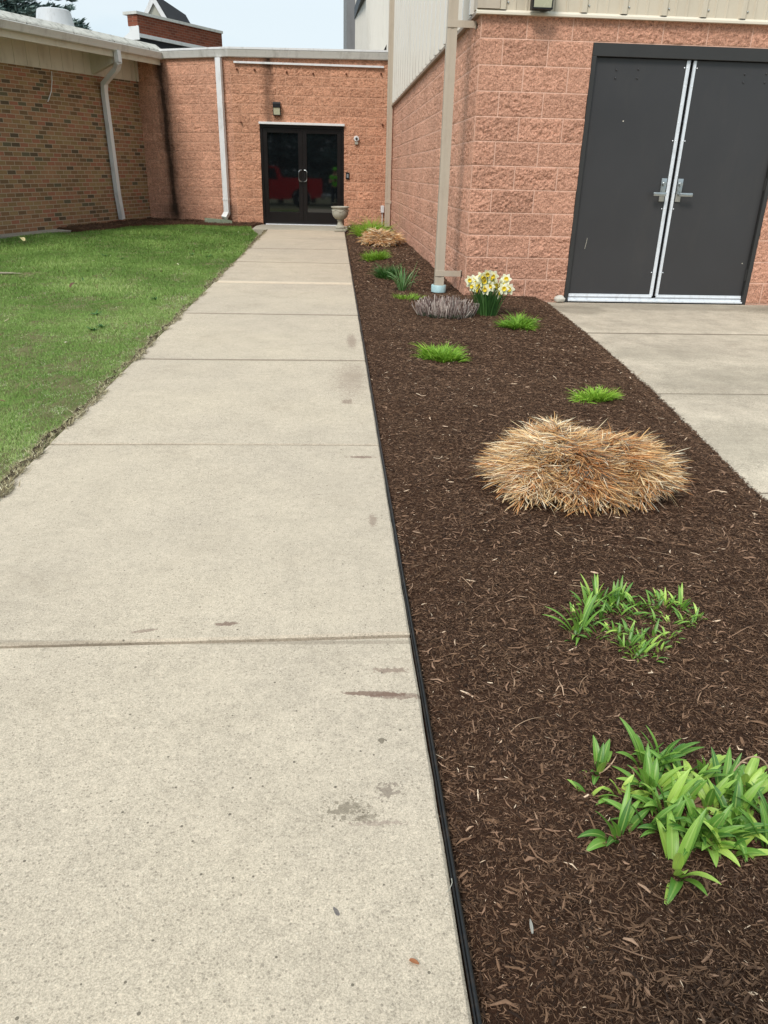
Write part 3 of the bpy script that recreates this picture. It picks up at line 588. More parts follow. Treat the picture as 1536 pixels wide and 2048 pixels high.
for (n, y0, y1, x0, l, wd, ns) in [(190000, 2.0, 4.2, -2.7, .030, .0022, 3), (330000, 4.2, 7.5, -4.2, .032, .0027, 3), (240000, 7.5, 11.5, -5.8, .045, .0046, 2), (170000, 11.5, 17.0, -7.2, .055, .0075, 2)]:
    x, y = lawn_pts(n, y0, y1, x0); pn = 0.5+0.5*smoothn(x, y, 3.2, 21); pn2 = smoothn(x, y, 8.5, 22)
    bare = np.exp(-(((x+3.75)/.45)**2+((y-9.1)/.25)**2))
    k = rs.rand(len(x)) > 0.55*np.clip(pn2, 0, 1)+0.85*bare; x, y, pn, pn2 = x[k], y[k], pn[k], pn2[k]; n = len(x)
    dry = np.clip(.34+.34*np.clip(pn2, -1, 1)-.035*(y-3)+.25*np.exp(-((x+1.4)/.12)**2)-0.08*(y > 10), .02, .6); isd = rs.rand(n) < dry
    r = np.where(isd, .78+.22*rs.rand(n), np.clip(.10+.50*rs.rand(n)+.36*np.clip(pn, -.3, 1)-.03*(y-6).clip(0, 9), 0, .78))
    P = np.stack([x, y, lawn_z(x, y)-.004], 1)
    parts.append(blades(P, rs.rand(n)*6.28, np.abs(rs.randn(n))*.45+.15+isd*.6, .4+rs.rand(n)*.9, l*(.45+.6*rs.rand(n))*(1-.3*isd)*(.8+.5*np.clip(pn, 0, 1)), wd*(.7+.6*rs.rand(n)), ns, 'grass', 2, rnd=r))
V, F, A = merge(parts); tag(link('lawn_grass', npmesh('lawn_grass', V, F, A), GRASSM), 'mown green lawn with straw coloured patches left of the walkway', 'grass', kind='stuff')
# dead thatch fallen along the ragged lawn edge
n = 22000; y = 2.0+14*rs.rand(n)**1.6; x = -1.322+edge_wob(y)+rs.randn(n)*.015; P = np.stack([x, y, np.where(x > -1.305, .001, -.01)+.003*rs.rand(n)], 1); al = (rs.rand(n) < .6)
tag(blade_obj('edge_thatch', [blades(P, np.where(al, PI/2+rs.randn(n)*.7, rs.rand(n)*6.28), np.full(n, 1.35)+rs.randn(n)*.12, rs.randn(n)*.2, .015+.03*rs.rand(n), .0018+.0022*rs.rand(n), 2, 'strap', 2, rnd=rs.rand(n))],
    leaf_mat('dead_thatch', [(0, s2l(70, 58, 46)), (.5, s2l(124, 110, 80)), (.85, s2l(168, 158, 120)), (1, s2l(206, 196, 164))], rough=.9, rib=0, trans=0)), 'dead brown thatch and soil along the ragged lawn edge', 'thatch', kind='stuff')
# soil rim
yy = np.arange(-3, 16.4, .03); n = len(yy); xo = WL-.004+np.clip(edge_wob(yy)*.9-.008+.006*rs.randn(n), -.04, .012); xi = np.full(n, WL-.05)
V = np.stack([np.stack([xi, yy, np.full(n, -.022)], 1), np.stack([xo-.02, yy, np.full(n, -.002)+.003*rs.rand(n)], 1), np.stack([xo, yy, np.full(n, -.004)], 1)], 1).reshape(-1, 3)
I = np.arange(n-1)*3; F = np.concatenate([np.stack([I, I+1, I+4, I+3], 1), np.stack([I+1, I+2, I+5, I+4], 1)])
tag(link('edge_soil', npmesh('edge_soil', V, F), soil('edge_soil', s2l(44, 36, 28), s2l(92, 78, 60))), kind='structure')
# old concrete strip along the brick wall
b = B(); b.box((-12, 0.0, -0.1), (1.5, 0.42, 0.012)); MLW = Matrix(((DL[0], NL[0], 0, A0[0]), (DL[1], NL[1], 0, A0[1]), (0, 0, 1, 0), (0, 0, 0, 1)))
tag(b.done('mowing_strip', STRIPM, M4=MLW), kind='structure')

# ------------------------------------------------------------------ plastic edging
ye = np.arange(-0.6, 17.3, 0.12); wob = 0.0015*np.sin(ye*1.3)+.0006*np.sin(ye*5.1)
pth = [(0.2150+float(a), float(c), -0.001+0.002*math.sin(c*1.7)) for a, c in zip(wob, ye)]
t = thing('bed_edging', 'black plastic edging strip between the walkway and the mulch bed', 'edging', (0.222, 8, 0))
b = B(); b.tube([(p[0]+.003, p[1], p[2]-.001) for p in pth], 0.0036, 8); b.tube([(p[0]-.003, p[1], p[2]-.004) for p in pth], 0.0022, 6)
o = b.done('top_bead', EDGEM, t, smooth=True); o.location = (-0.222, -8, 0)
b = B(); b.sweep([(p[0]+.002, p[1], -.034) for p in pth], rectp(.006, .056)); o = b.done('blade', EDGEM, t); o.location = (-0.222, -8, 0)

# ------------------------------------------------------------------ GYM (right building)
gym = thing('gym_building', 'tall building of pinkish split-faced block below ribbed tan metal siding, on the right', 'building', (1.285, 7.72, 0))
GO = Vector((-1.285, -7.72, 0))
def gp(o): o.location = GO; return o
FX0, FX1, FZ = 2.297, 4.185, 2.232      # door opening
b = B()
def wq(x0, x1, z0, z1, y=7.72): b.quad([(x0, y, z0), (x1, y, z0), (x1, y, z1), (x0, y, z1)], [(x0-1.285, z0), (x1-1.285, z0), (x1-1.285, z1), (x0-1.285, z1)])
for x in (FX0, FX1): b.quad([(x, 7.72, -.1), (x, 8.0, -.1), (x, 8.0, FZ), (x, 7.72, FZ)], [(0, -.1), (.28, -.1), (.28, FZ), (0, FZ)])
b.quad([(FX0, 7.72, FZ), (FX1, 7.72, FZ), (FX1, 8, FZ), (FX0, 8, FZ)], [(0, 0), (1.9, 0), (1.9, .28), (0, .28)])
b.done('door_reveal', BLK_F, gym).location = GO
gp(block_wall('block_wall', (1.285, 7.72), (9.5, 7.72), -.1, 2.41, 2.41, (0, -1), (0, 1), [(0, .007), (FX0-1.285, .012), (FX1-1.285, .008), (3.6, .05), (8.215, .05)], [(-.1, .05), (0, .008), (FZ, .008), (2.41, .01)],
    [(FX0-1.285, FX1-1.285, -1, FZ)], BLK_F, gym, seed=3, taper=(.02, 0)))
b = B()
yA, yB = 7.72, 17.44
def sidez(y): return 2.407-(y-7.72)*0.0172
b.bm.free()
LS = math.hypot(.115, yB-yA); ns = Vector((-(yB-yA), -float(wall_x(yA)-wall_x(yB)), 0)).normalized()
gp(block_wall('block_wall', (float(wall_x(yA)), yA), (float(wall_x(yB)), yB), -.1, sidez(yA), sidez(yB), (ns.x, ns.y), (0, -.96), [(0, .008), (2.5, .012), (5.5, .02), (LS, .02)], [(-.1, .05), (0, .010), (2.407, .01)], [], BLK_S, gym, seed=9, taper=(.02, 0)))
# siding: ribbed sheets
def ribbed(P0, P1, nrm, z0f, z1, pitch, rib, minor=2, base_off=0.012):
    """trapezoid ribs along a wall from P0 to P1"""
    P0 = Vector(P0); P1 = Vector(P1); d = (P1-P0); L = d.length; d.normalize(); nrm = Vector(nrm); prof = []
    s = 0.0
    while s < L:
        prof += [(s, 0), (s+pitch*.05, rib), (s+pitch*.17, rib), (s+pitch*.22, 0)]
        for q in range(minor):
            c = s+pitch*(.42+.28*q); prof += [(c-.012, 0), (c-.006, rib*.25), (c+.006, rib*.25), (c+.012, 0)]
        s += pitch
    prof = [(min(a, L), h) for a, h in prof]+[(L, 0)]
    bb = B(); prev = None
    for a, h in prof:
        p = P0+d*a+nrm*(base_off+h); v0 = bb.bm.verts.new((p.x, p.y, z0f(p))); v1 = bb.bm.verts.new((p.x, p.y, z1))
        if prev: bb.bm.faces.new((prev[0], v0, v1, prev[1]))
        prev = (v0, v1)
    return bb
gp(ribbed((1.42, 7.72, 0), (9.5, 7.72, 0), (0, -1, 0), lambda p: 2.445, 9.0, 0.355, 0.028, 2, 0.014).done('metal_siding', SIDINGF, gym))
gp(ribbed((float(wall_x(36.0)), 36.0, 0), (float(wall_x(7.86)), 7.86, 0), (-1, 0, 0), lambda p: (sidez(p.y)+.035 if p.y < 17.44 else 2.2), 9.0, 0.40, 0.055, 0, 0.014).done('metal_siding', SIDING, gym))
b = B(); b.box((1.235, 7.675, 2.449), (1.43, 7.72, 9.0)); b.box((1.235, 7.722, 2.449), (1.28, 7.87, 9.0)); gp(b.done('corner_trim', TRIM, gym))
b = B(); b.prism([(7.668, 2.408), (7.73, 2.408), (7.73, 2.446), (7.70, 2.446), (7.668, 2.425)], 1.232, 9.5, 'x'); gp(b.done('base_flashing', FLASHW, gym))
b = B(); pts = [(float(wall_x(7.73)), 7.73), (float(wall_x(17.42)), 17.42)]
for (xa, ya), (xb, yb) in [(pts[0], pts[1])]:
    za, zb = sidez(ya), sidez(yb); o0 = [(-.050, 0), (.01, 0), (.01, .042), (-.050, .030)]
    A_ = [b.bm.verts.new((xa+p, ya, za+q)) for p, q in o0]; B_ = [b.bm.verts.new((xb+p, yb, zb+q)) for p, q in o0]
    for i in range(4): b.bm.faces.new((A_[i], A_[(i+1) % 4], B_[(i+1) % 4], B_[i]))
    b.bm.faces.new(A_[::-1]); b.bm.faces.new(B_)
gp(b.done('base_flashing', FLASH, gym))
# screws in the front siding
for x in [1.465+.355*k+.02 for k in range(8)]:
    b = B(); bmesh.ops.create_uvsphere(b.bm, u_segments=8, v_segments=5, radius=.009, matrix=Matrix.Translation((x+.02, 7.704, 2.50))); gp(b.done('siding_screw', STEEL, gym, smooth=True))
# far-end wall trims and roof piece
b = B(); b.box((1.02, 25.3, 2.2), (1.085, 26.3, 9.0)); gp(b.done('siding_trim', TRIM, gym)); b = B(); b.box((.96, 35.4, 2.2), (1.02, 36.02, 7.0)); gp(b.done('siding_trim', TRIM, gym))
b = B(); b.prism([(27.2, 5.80), (27.2, 6.2), (36.6, 7.0), (36.6, 6.62)], .86, 1.045, 'x'); gp(b.done('eave_trim', DARKMEM, gym))
b = B(); b.box((1.3, 7.9, -.1), (9.4, 35.8, 8.9)); gp(b.done('inner_mass', DARKMEM, gym))
b = B(); b.box((1.0, 7.6, 9.0), (9.8, 36.2, 9.2)); gp(b.done('roof', FLASH, gym))
# steel double door
b = B(); fy0, fy1 = 7.713, 7.86
for (x0, x1, z0, z1) in [(FX0+.002, FX0+.042, -.02, 2.128), (FX1-.042, FX1-.002, -.02, 2.128), (FX0+.002, FX1-.002, 2.1285, FZ-.002)]: b.box((x0, fy0, z0), (x1, fy1, z1), .003)
gp(b.done('door_frame', FRAMEM, gym))
b = B(); b.box((FX0+.043, 7.735, .004), (FX1-.043, 7.88, .036), .003); b.box((FX0+.043, 7.705, .002), (FX1-.043, 7.735, .018), .003); gp(b.done('threshold', ALU, gym))
def leaf(x0, x1, hs):
    """hs=-1: hinges at x0, +1: hinges at x1"""
    b = B(); b.box((x0, 7.752, .075), (x1, 7.797, 2.124), .0015); d = gp(b.done('steel_door', DOORM, gym))
    m_ = x1 if hs < 0 else x0; s = -1 if hs < 0 else 1
    def sub(b, n, m, **k): o = b.done(n, m, d, **k); return o
    b = B(); xa = m_+s*.0; xb = m_+s*.027; b.box((min(xa, xb), 7.742, .062), (max(xa, xb), 7.7505, 2.122), .001)
    xe = m_-s*.003; b.box((min(m_, xe), 7.735, .062), (max(m_, xe), 7.7505, 2.122), .001)
    for k in range(14):
        bmesh.ops.create_uvsphere(b.bm, u_segments=6, v_segments=4, radius=.0045, matrix=Matrix.Translation((m_+s*.018, 7.741, .14+k*.148)))
        if k % 4 == 1: bmesh.ops.create_uvsphere(b.bm, u_segments=6, v_segments=4, radius=.006, matrix=Matrix.Translation((m_+s*.040, 7.749, .14+k*.148)))
    sub(b, 'astragal', ALU)
    b = B(); b.box((x0+.004, 7.738, .040), (x1-.004, 7.7505, .074), .002); b.box((x0+.004, 7.730, .050), (x1-.004, 7.738, .056)); sub(b, 'door_sweep', ALU)
    b = B(); pa, pb = m_+s*.036, m_+s*.088; b.box((min(pa, pb), 7.739, .945), (max(pa, pb), 7.7505, 1.150), .003)
    bmesh.ops.create_cone(b.bm, cap_ends=True, segments=20, radius1=.019, radius2=.016, depth=.03, matrix=Matrix.Translation(((pa+pb)/2, 7.728, 1.100)) @ Matrix.Rotation(PI/2, 4, 'X'))
    sub(b, 'lock_plate', STEEL, smooth=True)
    b = B(); hx = (pa+pb)/2; b.tube([(hx, 7.74, 1.012), (hx, 7.69, 1.012)], .013, 12)
    b.box((min(hx-s*.014, hx+s*.112), 7.668, .994), (max(hx-s*.014, hx+s*.112), 7.690, 1.028), .007); sub(b, 'lever_handle', STEEL, smooth=True)
    hx = x0-.006 if hs < 0 else x1+.006
    for z in (1.9, 1.06, .22):
        b = B(); b.tube([(hx, 7.744, z), (hx, 7.744, z+.112)], .0085, 10); b.box((hx-.012, 7.7465, z), (hx+.012, 7.7505, z+.112)); sub(b, 'hinge', FRAMEM, smooth=True)
    xs0 = x0+.20 if hs < 0 else x1-.32
    for (dx, z) in [(0, 2.03), (0, 1.965), (.20, 2.04), (.20, 1.97)]: b = B(); bmesh.ops.create_uvsphere(b.bm, u_segments=8, v_segments=5, radius=.009, matrix=Matrix.Translation((xs0+dx-.08*(hs > 0), 7.751, z))); sub(b, 'bolt_cap', DOORM, smooth=True)
    b = B()
    if hs < 0:
        b.box((x0+.322, 7.7505, 1.618), (x0+.332, 7.7525, 1.628)); sub(b, 'paint_chip', FLASHW); b = B(); b.tube([(x0+.115, 7.7517, .50), (x0+.125, 7.7517, .56), (x0+.128, 7.7517, .60)], .0016, 5)
    else: b.box((x1-.06, 7.7505, .385), (x1-.052, 7.7525, .393))
    sub(b, 'paint_chip', FLASHW)
    return d
leaf(FX0+.046, 3.207, -1); leaf(3.243, FX1-.046, 1)
b = B(); b.box((3.2075, 7.766, .05), (3.2425, 7.778, 2.125)); gp(b.done('centre_seal', BLACK, gym))
b = B(); b.box((FX0+.05, 7.80, 0), (FX1-.05, 7.85, 2.1)); gp(b.done('door_backing', BLACK, gym))

# posts (square downspouts) on the side wall
def post(name, label, x, y, w_, ztop, zb, brz, group, coll=True):
    t = thing(name, label, 'downspout', (x, y, 0), 0, group)
    b = B(); hw = w_/2
    b.prism([(-hw, -hw*.85), (-hw*.3, -hw*.85), (-hw*.3, -hw*.78), (hw*.3, -hw*.78), (hw*.3, -hw*.85), (hw, -hw*.85), (hw, hw*.85), (-hw, hw*.85)], zb, ztop, 'z'); b.done('pipe', TRIM, t)
    for z in brz:
        b = B(); wl = float(wall_x(y))-x; b.box((-hw-.003, -hw*.85-.006, z), (wl, -hw*.85-.001, z+.055), .001); b.box((wl-.012, -hw*.85-.006, z), (wl-.002, .03, z+.055)); b.done('strap', TRIM, t)
    return t
p1 = post('square_downspout', 'square taupe downspout by the building corner, standing in a pale blue collar', 1.058, 7.93, .090, 8.9, .05, (.20, 2.33), 'taupe downspouts on the metal-sided building')
b = B(); b.lathe([(.062, .0), (.075, .01), (.075, .072), (.070, .078), (.058, .078), (.058, .04)], (0, 0, .035), 28); b.done('pipe_collar', worn('pale_blue_plastic', s2l(168, 196, 198), rough=.4, amp=.1, scale=12, dirt=s2l(110, 100, 84), dirt_amt=.5), p1, smooth=True)
p2 = post('square_downspout', 'slim taupe downspout in the far corner beside the glass doors wall', 1.095, 16.75, .105, 8.9, .02, (.5, 4.2), 'taupe downspouts on the metal-sided building')
t = thing('utility_box', 'small white utility box behind the far corner downspout', 'utility box', (1.03, 17.40, .36)); b = B(); b.box((-.035, -.06, -.07), (.035, .005, .07), .006); b.done('box', WHITE, t); b = B(); b.tube([(0, -.03, -.07), (0, -.03, -.33)], .01, 8); b.done('conduit', WHITE, t)

# front wall-pack lamp
def lamp_unit(name, label, loc, w_, hcap, hlens, dep):
    t = thing(name, label, 'wall lamp', loc)
    b = B(); b.prism([(0, hlens), (0, hlens+hcap), (-dep*.8, hlens+hcap), (-dep, hlens+hcap*.7), (-dep, hlens)], -w_/2, w_/2, 'x'); b.done('housing', BLACK, t)
    b = B(); b.prism([(-.008, 0), (-.008, hlens-.001), (-dep*.93, hlens-.001), (-dep*.72, 0)], -w_/2+.012, w_/2-.012, 'x'); b.done('lens', LENS, t)
    b = B(); b.prism([(0, -.012), (0, -.001), (-dep*.76, -.001), (-dep*.76, -.012)], -w_/2, w_/2, 'x'); b.box((-w_/2, -dep*.7, -.001), (-w_/2+.010, 0, hlens-.001)); b.box((w_/2-.010, -dep*.7, -.001), (w_/2, 0, hlens-.001)); b.done('frame', BLACK, t)
    return t
lamp_unit('wall_lamp', 'boxy glass lamp on the tan siding at the top edge, left of the steel doors', (1.775, 7.66, 2.452), .175, .10, .13, .13)

# ------------------------------------------------------------------ ENTRANCE WING (far wall)
ent = thing('entrance_wing', 'low entrance wing of pinkish split-faced block with dark glass double doors', 'building', (-0.6, 17.42, 0))
EO = Vector((.6, -17.42, 0))
def ep(o): o.location = EO; return o
BX = -2.03; GX0, GX1, GZ = -1.497, 0.215, 1.915
b = B()
def fq(x0, x1, z0, z1): b.quad([(x0, 17.42, z0), (x1, 17.42, z0), (x1, 17.42, z1), (x0, 17.42, z1)], [(x0-BX, z0), (x1-BX, z0), (x1-BX, z1), (x0-BX, z1)])
for x in (GX0, GX1): b.quad([(x, 17.42, -.1), (x, 17.6, -.1), (x, 17.6, GZ), (x, 17.42, GZ)], [(0, 0), (.2, 0), (.2, 2), (0, 2)])
b.quad([(GX0, 17.42, GZ), (GX1, 17.42, GZ), (GX1, 17.6, GZ), (GX0, 17.6, GZ)], [(0, 0), (1.7, 0), (1.7, .2), (0, .2)])
b.done('door_reveal', BLK_A, ent).location = EO
ep(block_wall('block_wall', (BX, 17.42), (1.30, 17.42), -.1, 3.10, 3.10, (0, -1), (0, 1), [(0, .016), (GX0-BX, .016), (GX1-BX, .016), (3.33, .01)], [(-.1, .05), (0, .014), (GZ, .014), (3.10, .01)], [(GX0-BX, GX1-BX, -1, GZ)], BLK_A, ent, bw=.36, rh=.1738, amp=.014, seed=17, taper=(.03, 0)))
cor = LW(4.583, 0, 0); angL = math.hypot(cor[0]-BX, cor[1]-17.42)
ep(block_wall('block_wall', (BX, 17.42), (cor[0], cor[1]), -.1, 3.10, 3.05, (-DL[0], -DL[1]), (0, 1), [(0, .016), (angL, .01)], [(-.1, .05), (0, .014), (3.10, .01)], [], BLK_C, ent, bw=.36, rh=.1738, amp=.012, seed=23, taper=(.03, 0)))
# gutter and roof edge
gpf = [(0, 0), (0, .13), (-.10, .13), (-.105, .12), (-.085, .06), (-.07, .01), (-.055, 0)]
def gut(pathpts, name, parent, prof, mat, fn):
    b = B(); rings = []
    P = [Vector(p) for p in pathpts]
    for i, p in enumerate(P):
        d0 = (P[i]-P[i-1]) if i else (P[1]-P[0]); d1 = (P[i+1]-P[i]) if i < len(P)-1 else d0
        d0.z = 0; d1.z = 0; n0 = Vector((d0.y, -d0.x, 0)).normalized(); n1 = Vector((d1.y, -d1.x, 0)).normalized(); m_ = (n0+n1).normalized(); k = 1/max(.3, m_.dot(n0))
        rings.append([b.bm.verts.new(p-m_*a*k+Vector((0, 0, c))) for a, c in prof])
    n = len(prof)
    for i in range(len(rings)-1):
        for j in range(n): b.bm.faces.new((rings[i][j], rings[i][(j+1) % n], rings[i+1][(j+1) % n], rings[i+1][j]))
    b.bm.faces.new(rings[0][::-1]); b.bm.faces.new(rings[-1]); return fn(b.done(name, mat, parent))
gpath = [(-3.50, 17.955, 3.04), (BX, 17.42, 3.065), (1.10, 17.42, 3.10)]
gut(gpath, 'gutter', ent, gpf, GUTTER, ep)
gut([(p[0], p[1], p[2]+.131) for p in gpath], 'drip_edge', ent, [(.05, 0), (.05, .035), (-.112, .035), (-.112, 0)], WHITE, ep)
b = B(); b.quad([(-3.9, 18.15, 3.20), (BX, 17.46, 3.225), (1.2, 17.46, 3.25), (1.2, 24, 3.5)]); b.quad([(-3.9, 18.15, 3.20), (1.2, 24, 3.5), (-3.9, 24, 3.5), (-3.9, 20, 3.4)]); ep(b.done('roof', MEMB, ent))
b = B(); b.box((-1.95, 17.365, 2.965), (1.0, 17.400, 3.000), .002); ep(b.done('awning_rail', WHITE, ent))
RB = [(-1.895, 2.862), (-1.55, 2.862), (-.92, 2.84), (-.40, 2.83), (.255, 2.84), (.95, 2.865), (-1.86, 1.93), (1.0, 1.96)]
for x, z in RB:
    b = B(); b.tube([(x, 17.43, z), (x, 17.37, z-.004)], .009, 7); bmesh.ops.create_cone(b.bm, cap_ends=True, segments=6, radius1=.02, radius2=.02, depth=.016, matrix=Matrix.Translation((x, 17.395, z)) @ Matrix.Rotation(PI/2, 4, 'X'))
    ep(b.done('anchor_bolt', RUST, ent))
b = B(); b.box((-1.5-.01, 17.36, GZ-.002), (.225, 17.43, GZ+.040), .003); ep(b.done('door_head_flashing', WHITE, ent))
b = B()
for (x0, x1, z0, z1) in [(GX0+.002, GX0+.052, 0, GZ-.06), (GX1-.052, GX1-.002, 0, GZ-.06), (GX0+.002, GX1-.002, GZ-.0595, GZ-.005)]: b.box((x0, 17.44, z0), (x1, 17.56, z1), .002)
ep(b.done('door_frame', BRONZE, ent))
b = B(); b.box((GX0+.053, 17.40, .0), (GX1-.053, 17.56, .022), .002); ep(b.done('threshold', ALU, ent))
def glass_mat():
    m = M('tinted_door_glass', 0.03, (0.004, 0.005, 0.006), spec=0.5); m.b.inputs['IOR'].default_value = 1.8; return m.m
GLASS = glass_mat()
def gdoor(x0, x1, hs):
    st, tr, brl = .085, .085, .235; y0, y1 = 17.455, 17.50; z0, z1 = .028, GZ-.064
    b = B()
    b.box((x0, y0, z0), (x0+st, y1, z1), .002); b.box((x1-st, y0, z0), (x1, y1, z1), .002); b.box((x0+st+.0005, y0, z1-tr), (x1-st-.0005, y1, z1), .002); b.box((x0+st+.0005, y0, z0), (x1-st-.0005, y1, z0+brl), .002)
    d = ep(b.done('glass_door', BRONZE, ent))
    g = B(); t_ = -math.tan(math.radians(.95)); zc = 1.0; zl, zh = z0+brl+.001, z1-tr-.001; yc = (y0+y1)/2
    g.quad([(x0+st+.001, yc-(zl-zc)*t_, zl), (x1-st-.001, yc-(zl-zc)*t_, zl), (x1-st-.001, yc-(zh-zc)*t_, zh), (x0+st+.001, yc-(zh-zc)*t_, zh)])
    g.done('glass', GLASS, d)
    hx = x1-st*.55 if hs < 0 else x0+st*.55; s = -1 if hs < 0 else 1
    # D-shaped pull: feet on the stile, grip bowed towards the hinges
    b = B(); gx = hx+s*.018
    b.tube([(gx-s*.045, 17.455, 1.08), (gx-s*.03, 17.405, 1.08), (gx, 17.392, 1.07), (gx+s*.018, 17.39, 1.04), (gx+s*.018, 17.39, .90), (gx, 17.392, .87), (gx-s*.03, 17.405, .86), (gx-s*.045, 17.455, .86)], .0105, 8)
    b.done('pull_handle', STEEL, d, smooth=True)
    b = B(); b.box((x0+.02, y0-.003, z0+.012), (x1-.02, y0-.0008, z0+.02)); b.done('kick_rail_edge', FRAMEM, d)
    if hs > 0: b = B(); b.box((x0+.028, y0-.012, .93), (x0+.052, y0-.0005, 1.02), .003); b.done('lock', BLACK, d)
    return d
xm = (GX0+GX1)/2
gdoor(GX0+.055, xm-.002, -1); gdoor(xm+.002, GX1-.055, 1)
b = B(); b.box((GX0+.05, 17.57, 0), (GX1-.05, 17.6, GZ)); ep(b.done('dark_interior', BLACK, ent))
lamp_unit('wall_lamp', 'small black-capped wall lamp above the glass doors', (-1.135, 17.418, 2.085), .150, .10, .125, .11)
t = thing('alarm_bell', 'round white alarm horn on the wall right of the glass doors', 'alarm', (.470, 17.418, 1.66))
b = B(); bmesh.ops.create_cone(b.bm, cap_ends=True, segments=28, radius1=.058, radius2=.046, depth=.06, matrix=Matrix.Translation((0, -.03, .03)) @ Matrix.Rotation(PI/2, 4, 'X')); b.done('horn', WHITE, t, smooth=True)
b = B(); bmesh.ops.create_cone(b.bm, cap_ends=True, segments=20, radius1=.026, radius2=.018, depth=.02, matrix=Matrix.Translation((0, -.07, .03)) @ Matrix.Rotation(PI/2, 4, 'X')); b.done('horn_mouth', FRAMEM, t)
b = B(); b.box((-.035, -.05, -.075), (.035, 0, -.03), .006); b.done('bracket', CAST, t)
t = thing('door_keypad', 'small black entry keypad on the block wall right of the glass doors', 'keypad', (.290, 17.418, .99))
b = B(); b.box((-.038, -.028, -.065), (.038, 0, .065), .006); b.done('housing', BLACK, t)
b = B(); b.box((-.02, -.033, -.035), (.02, -.0285, .035), .002); b.done('buttons', worn('grey_keys', s2l(130, 132, 134), amp=.4, scale=60), t)
# downspout on the angled wall
nA = Vector((-DL[0], -DL[1], 0))
def AW(u, off, z):
    """u metres left of the bend along the angled wall"""
    p = Vector((BX, 17.42, 0))+Vector((cor[0]-BX, cor[1]-17.42, 0)).normalized()*u; q = p+nA*off; return Vector((q.x, q.y, z))
dsd = [AW(.20, .085, 3.05), AW(.20, .085, .50), AW(.20, .085, .22), AW(.215, .20, .12)]
b = B(); b.sweep(dsd, rectp(.11, .085), up=Vector((-NL[0]*0+DL[0], DL[1], 0))); o = ep(b.done('downspout', WHITE, ent))
b = B(); b.sweep([AW(.20, .085, .46), AW(.20, .085, .50)], rectp(.122, .097), up=Vector((DL[0], DL[1], 0))); b.done('pipe_joint', WHITE, o)

# splash block, paver, urn
t = thing('splash_block', 'green-grey concrete splash block under the white downspout by the far wall', 'splash block', (-2.42, 17.12, .03), math.radians(200))
b = B(); b.prism([(-.28, 0), (.24, 0), (.24, .06), (.20, .075), (-.28, .03)], -.13, .13, 'y'); b.done('body', GREENST, t)
b = B(); b.prism([(-.28, .031), (.24, .077), (.24, .10), (-.28, .055)], -.13, -.10, 'y'); b.prism([(-.28, .031), (.24, .077), (.24, .10), (-.28, .055)], .10, .13, 'y'); b.done('rim', GREENST, t)
b = B(); b.box((-.13, -.13, -.02), (.13, .13, .03), .01); o = b.done('paver', CAST); o.location = (.44, 16.92, 0.01); tag(o, 'square grey paver in the mulch between the urn and the far wall', 'paver')
urn = thing('garden_urn', 'weathered grey cast-stone urn standing right of the glass doors', 'urn', (.125, 16.02, .004)); urn.scale = (.90, .90, 1.14)
b = B(); b.box((-.125, -.125, 0), (.125, .125, .045), .008); b.done('plinth', CAST, urn)
b = B(); b.lathe([(.10, .046), (.115, .055), (.115, .07), (.095, .085), (.062, .11), (.052, .15), (.058, .165), (.075, .172), (.06, .185)], n=40); b.done('stem', CAST, urn, smooth=True)
b = B(); b.lathe([(.055, .186), (.10, .20), (.145, .235), (.168, .28), (.172, .325), (.165, .36), (.178, .372), (.195, .378), (.198, .395), (.178, .398), (.160, .385), (.150, .33), (.05, .30)], n=56, flute=.008, nf=20, fz=(.195, .33)); bowl = b.done('bowl', CAST, urn, smooth=True)
b = B()
for k in range(6):
    a0 = k*PI/3; pts = [(.178*math.cos(a0+PI/3*q/8), .178*math.sin(a0+PI/3*q/8), .352-.035*math.sin(PI*q/8)) for q in range(9)]; b.tube(pts, .006, 6)
b.done('garland', CAST, bowl, smooth=True)
b = B(); b.lathe([(.0, .33), (.15, .335), (.0, .345)], n=24); b.done('potting_soil', MULCHM, urn)

# ------------------------------------------------------------------ BRICK WING (left)
bw = thing('brick_wing', 'low wing of mixed red-brown brick with a white overhanging eave, on the left', 'building', (A0[0], A0[1], 0))
BO = Vector((-A0[0], -A0[1], 0))
def bp(o): o.location = BO; return o
def lz(s, z): return z+.0225*s
S0, S1 = -9.0, 4.583
b = B(); p = [LW(S0, 0, -.1), LW(S1, 0, -.1), LW(S1, 0, lz(S1, 2.545)), LW(S0, 0, lz(S0, 2.545))]; b.quad(p, [(S0, -.1), (S1, -.1), (S1, 2.61), (S0, 2.61)]); bp(b.done('brick_wall', BRICK, bw))
def lbox(b, s0, s1, o0, o1, z0, z1):
    v = [LW(s0, o0, lz(s0, z0)), LW(s1, o0, lz(s1, z0)), LW(s1, o1, lz(s1, z0)), LW(s0, o1, lz(s0, z0)), LW(s0, o0, lz(s0, z1)), LW(s1, o0, lz(s1, z1)), LW(s1, o1, lz(s1, z1)), LW(s0, o1, lz(s0, z1))]
    v = [b.bm.verts.new(q) for q in v]
    for f in [(0, 1, 2, 3), (4, 7, 6, 5), (0, 4, 5, 1), (1, 5, 6, 2), (2, 6, 7, 3), (3, 7, 4, 0)]: b.bm.faces.new([v[i] for i in f])
b = B(); lbox(b, S0, S1-.02, -.05, .028, 2.545, 3.02)
s = S0+.2
while s < S1-.2: lbox(b, s, s+.012, .0285, .034, 2.56, 2.94); s += .305
lbox(b, 4.46, 4.54, .029, .055, 2.545, 2.95)
bp(b.done('frieze_board', SOFFIT, bw))
b = B(); lbox(b, S0, S1, -.6, .52, 2.93, 2.955); bp(b.done('soffit', SOFFIT, bw))
b = B(); lbox(b, S0, S1, .5205, .552, 2.835, 3.0); bp(b.done('fascia', SOFFIT, bw))
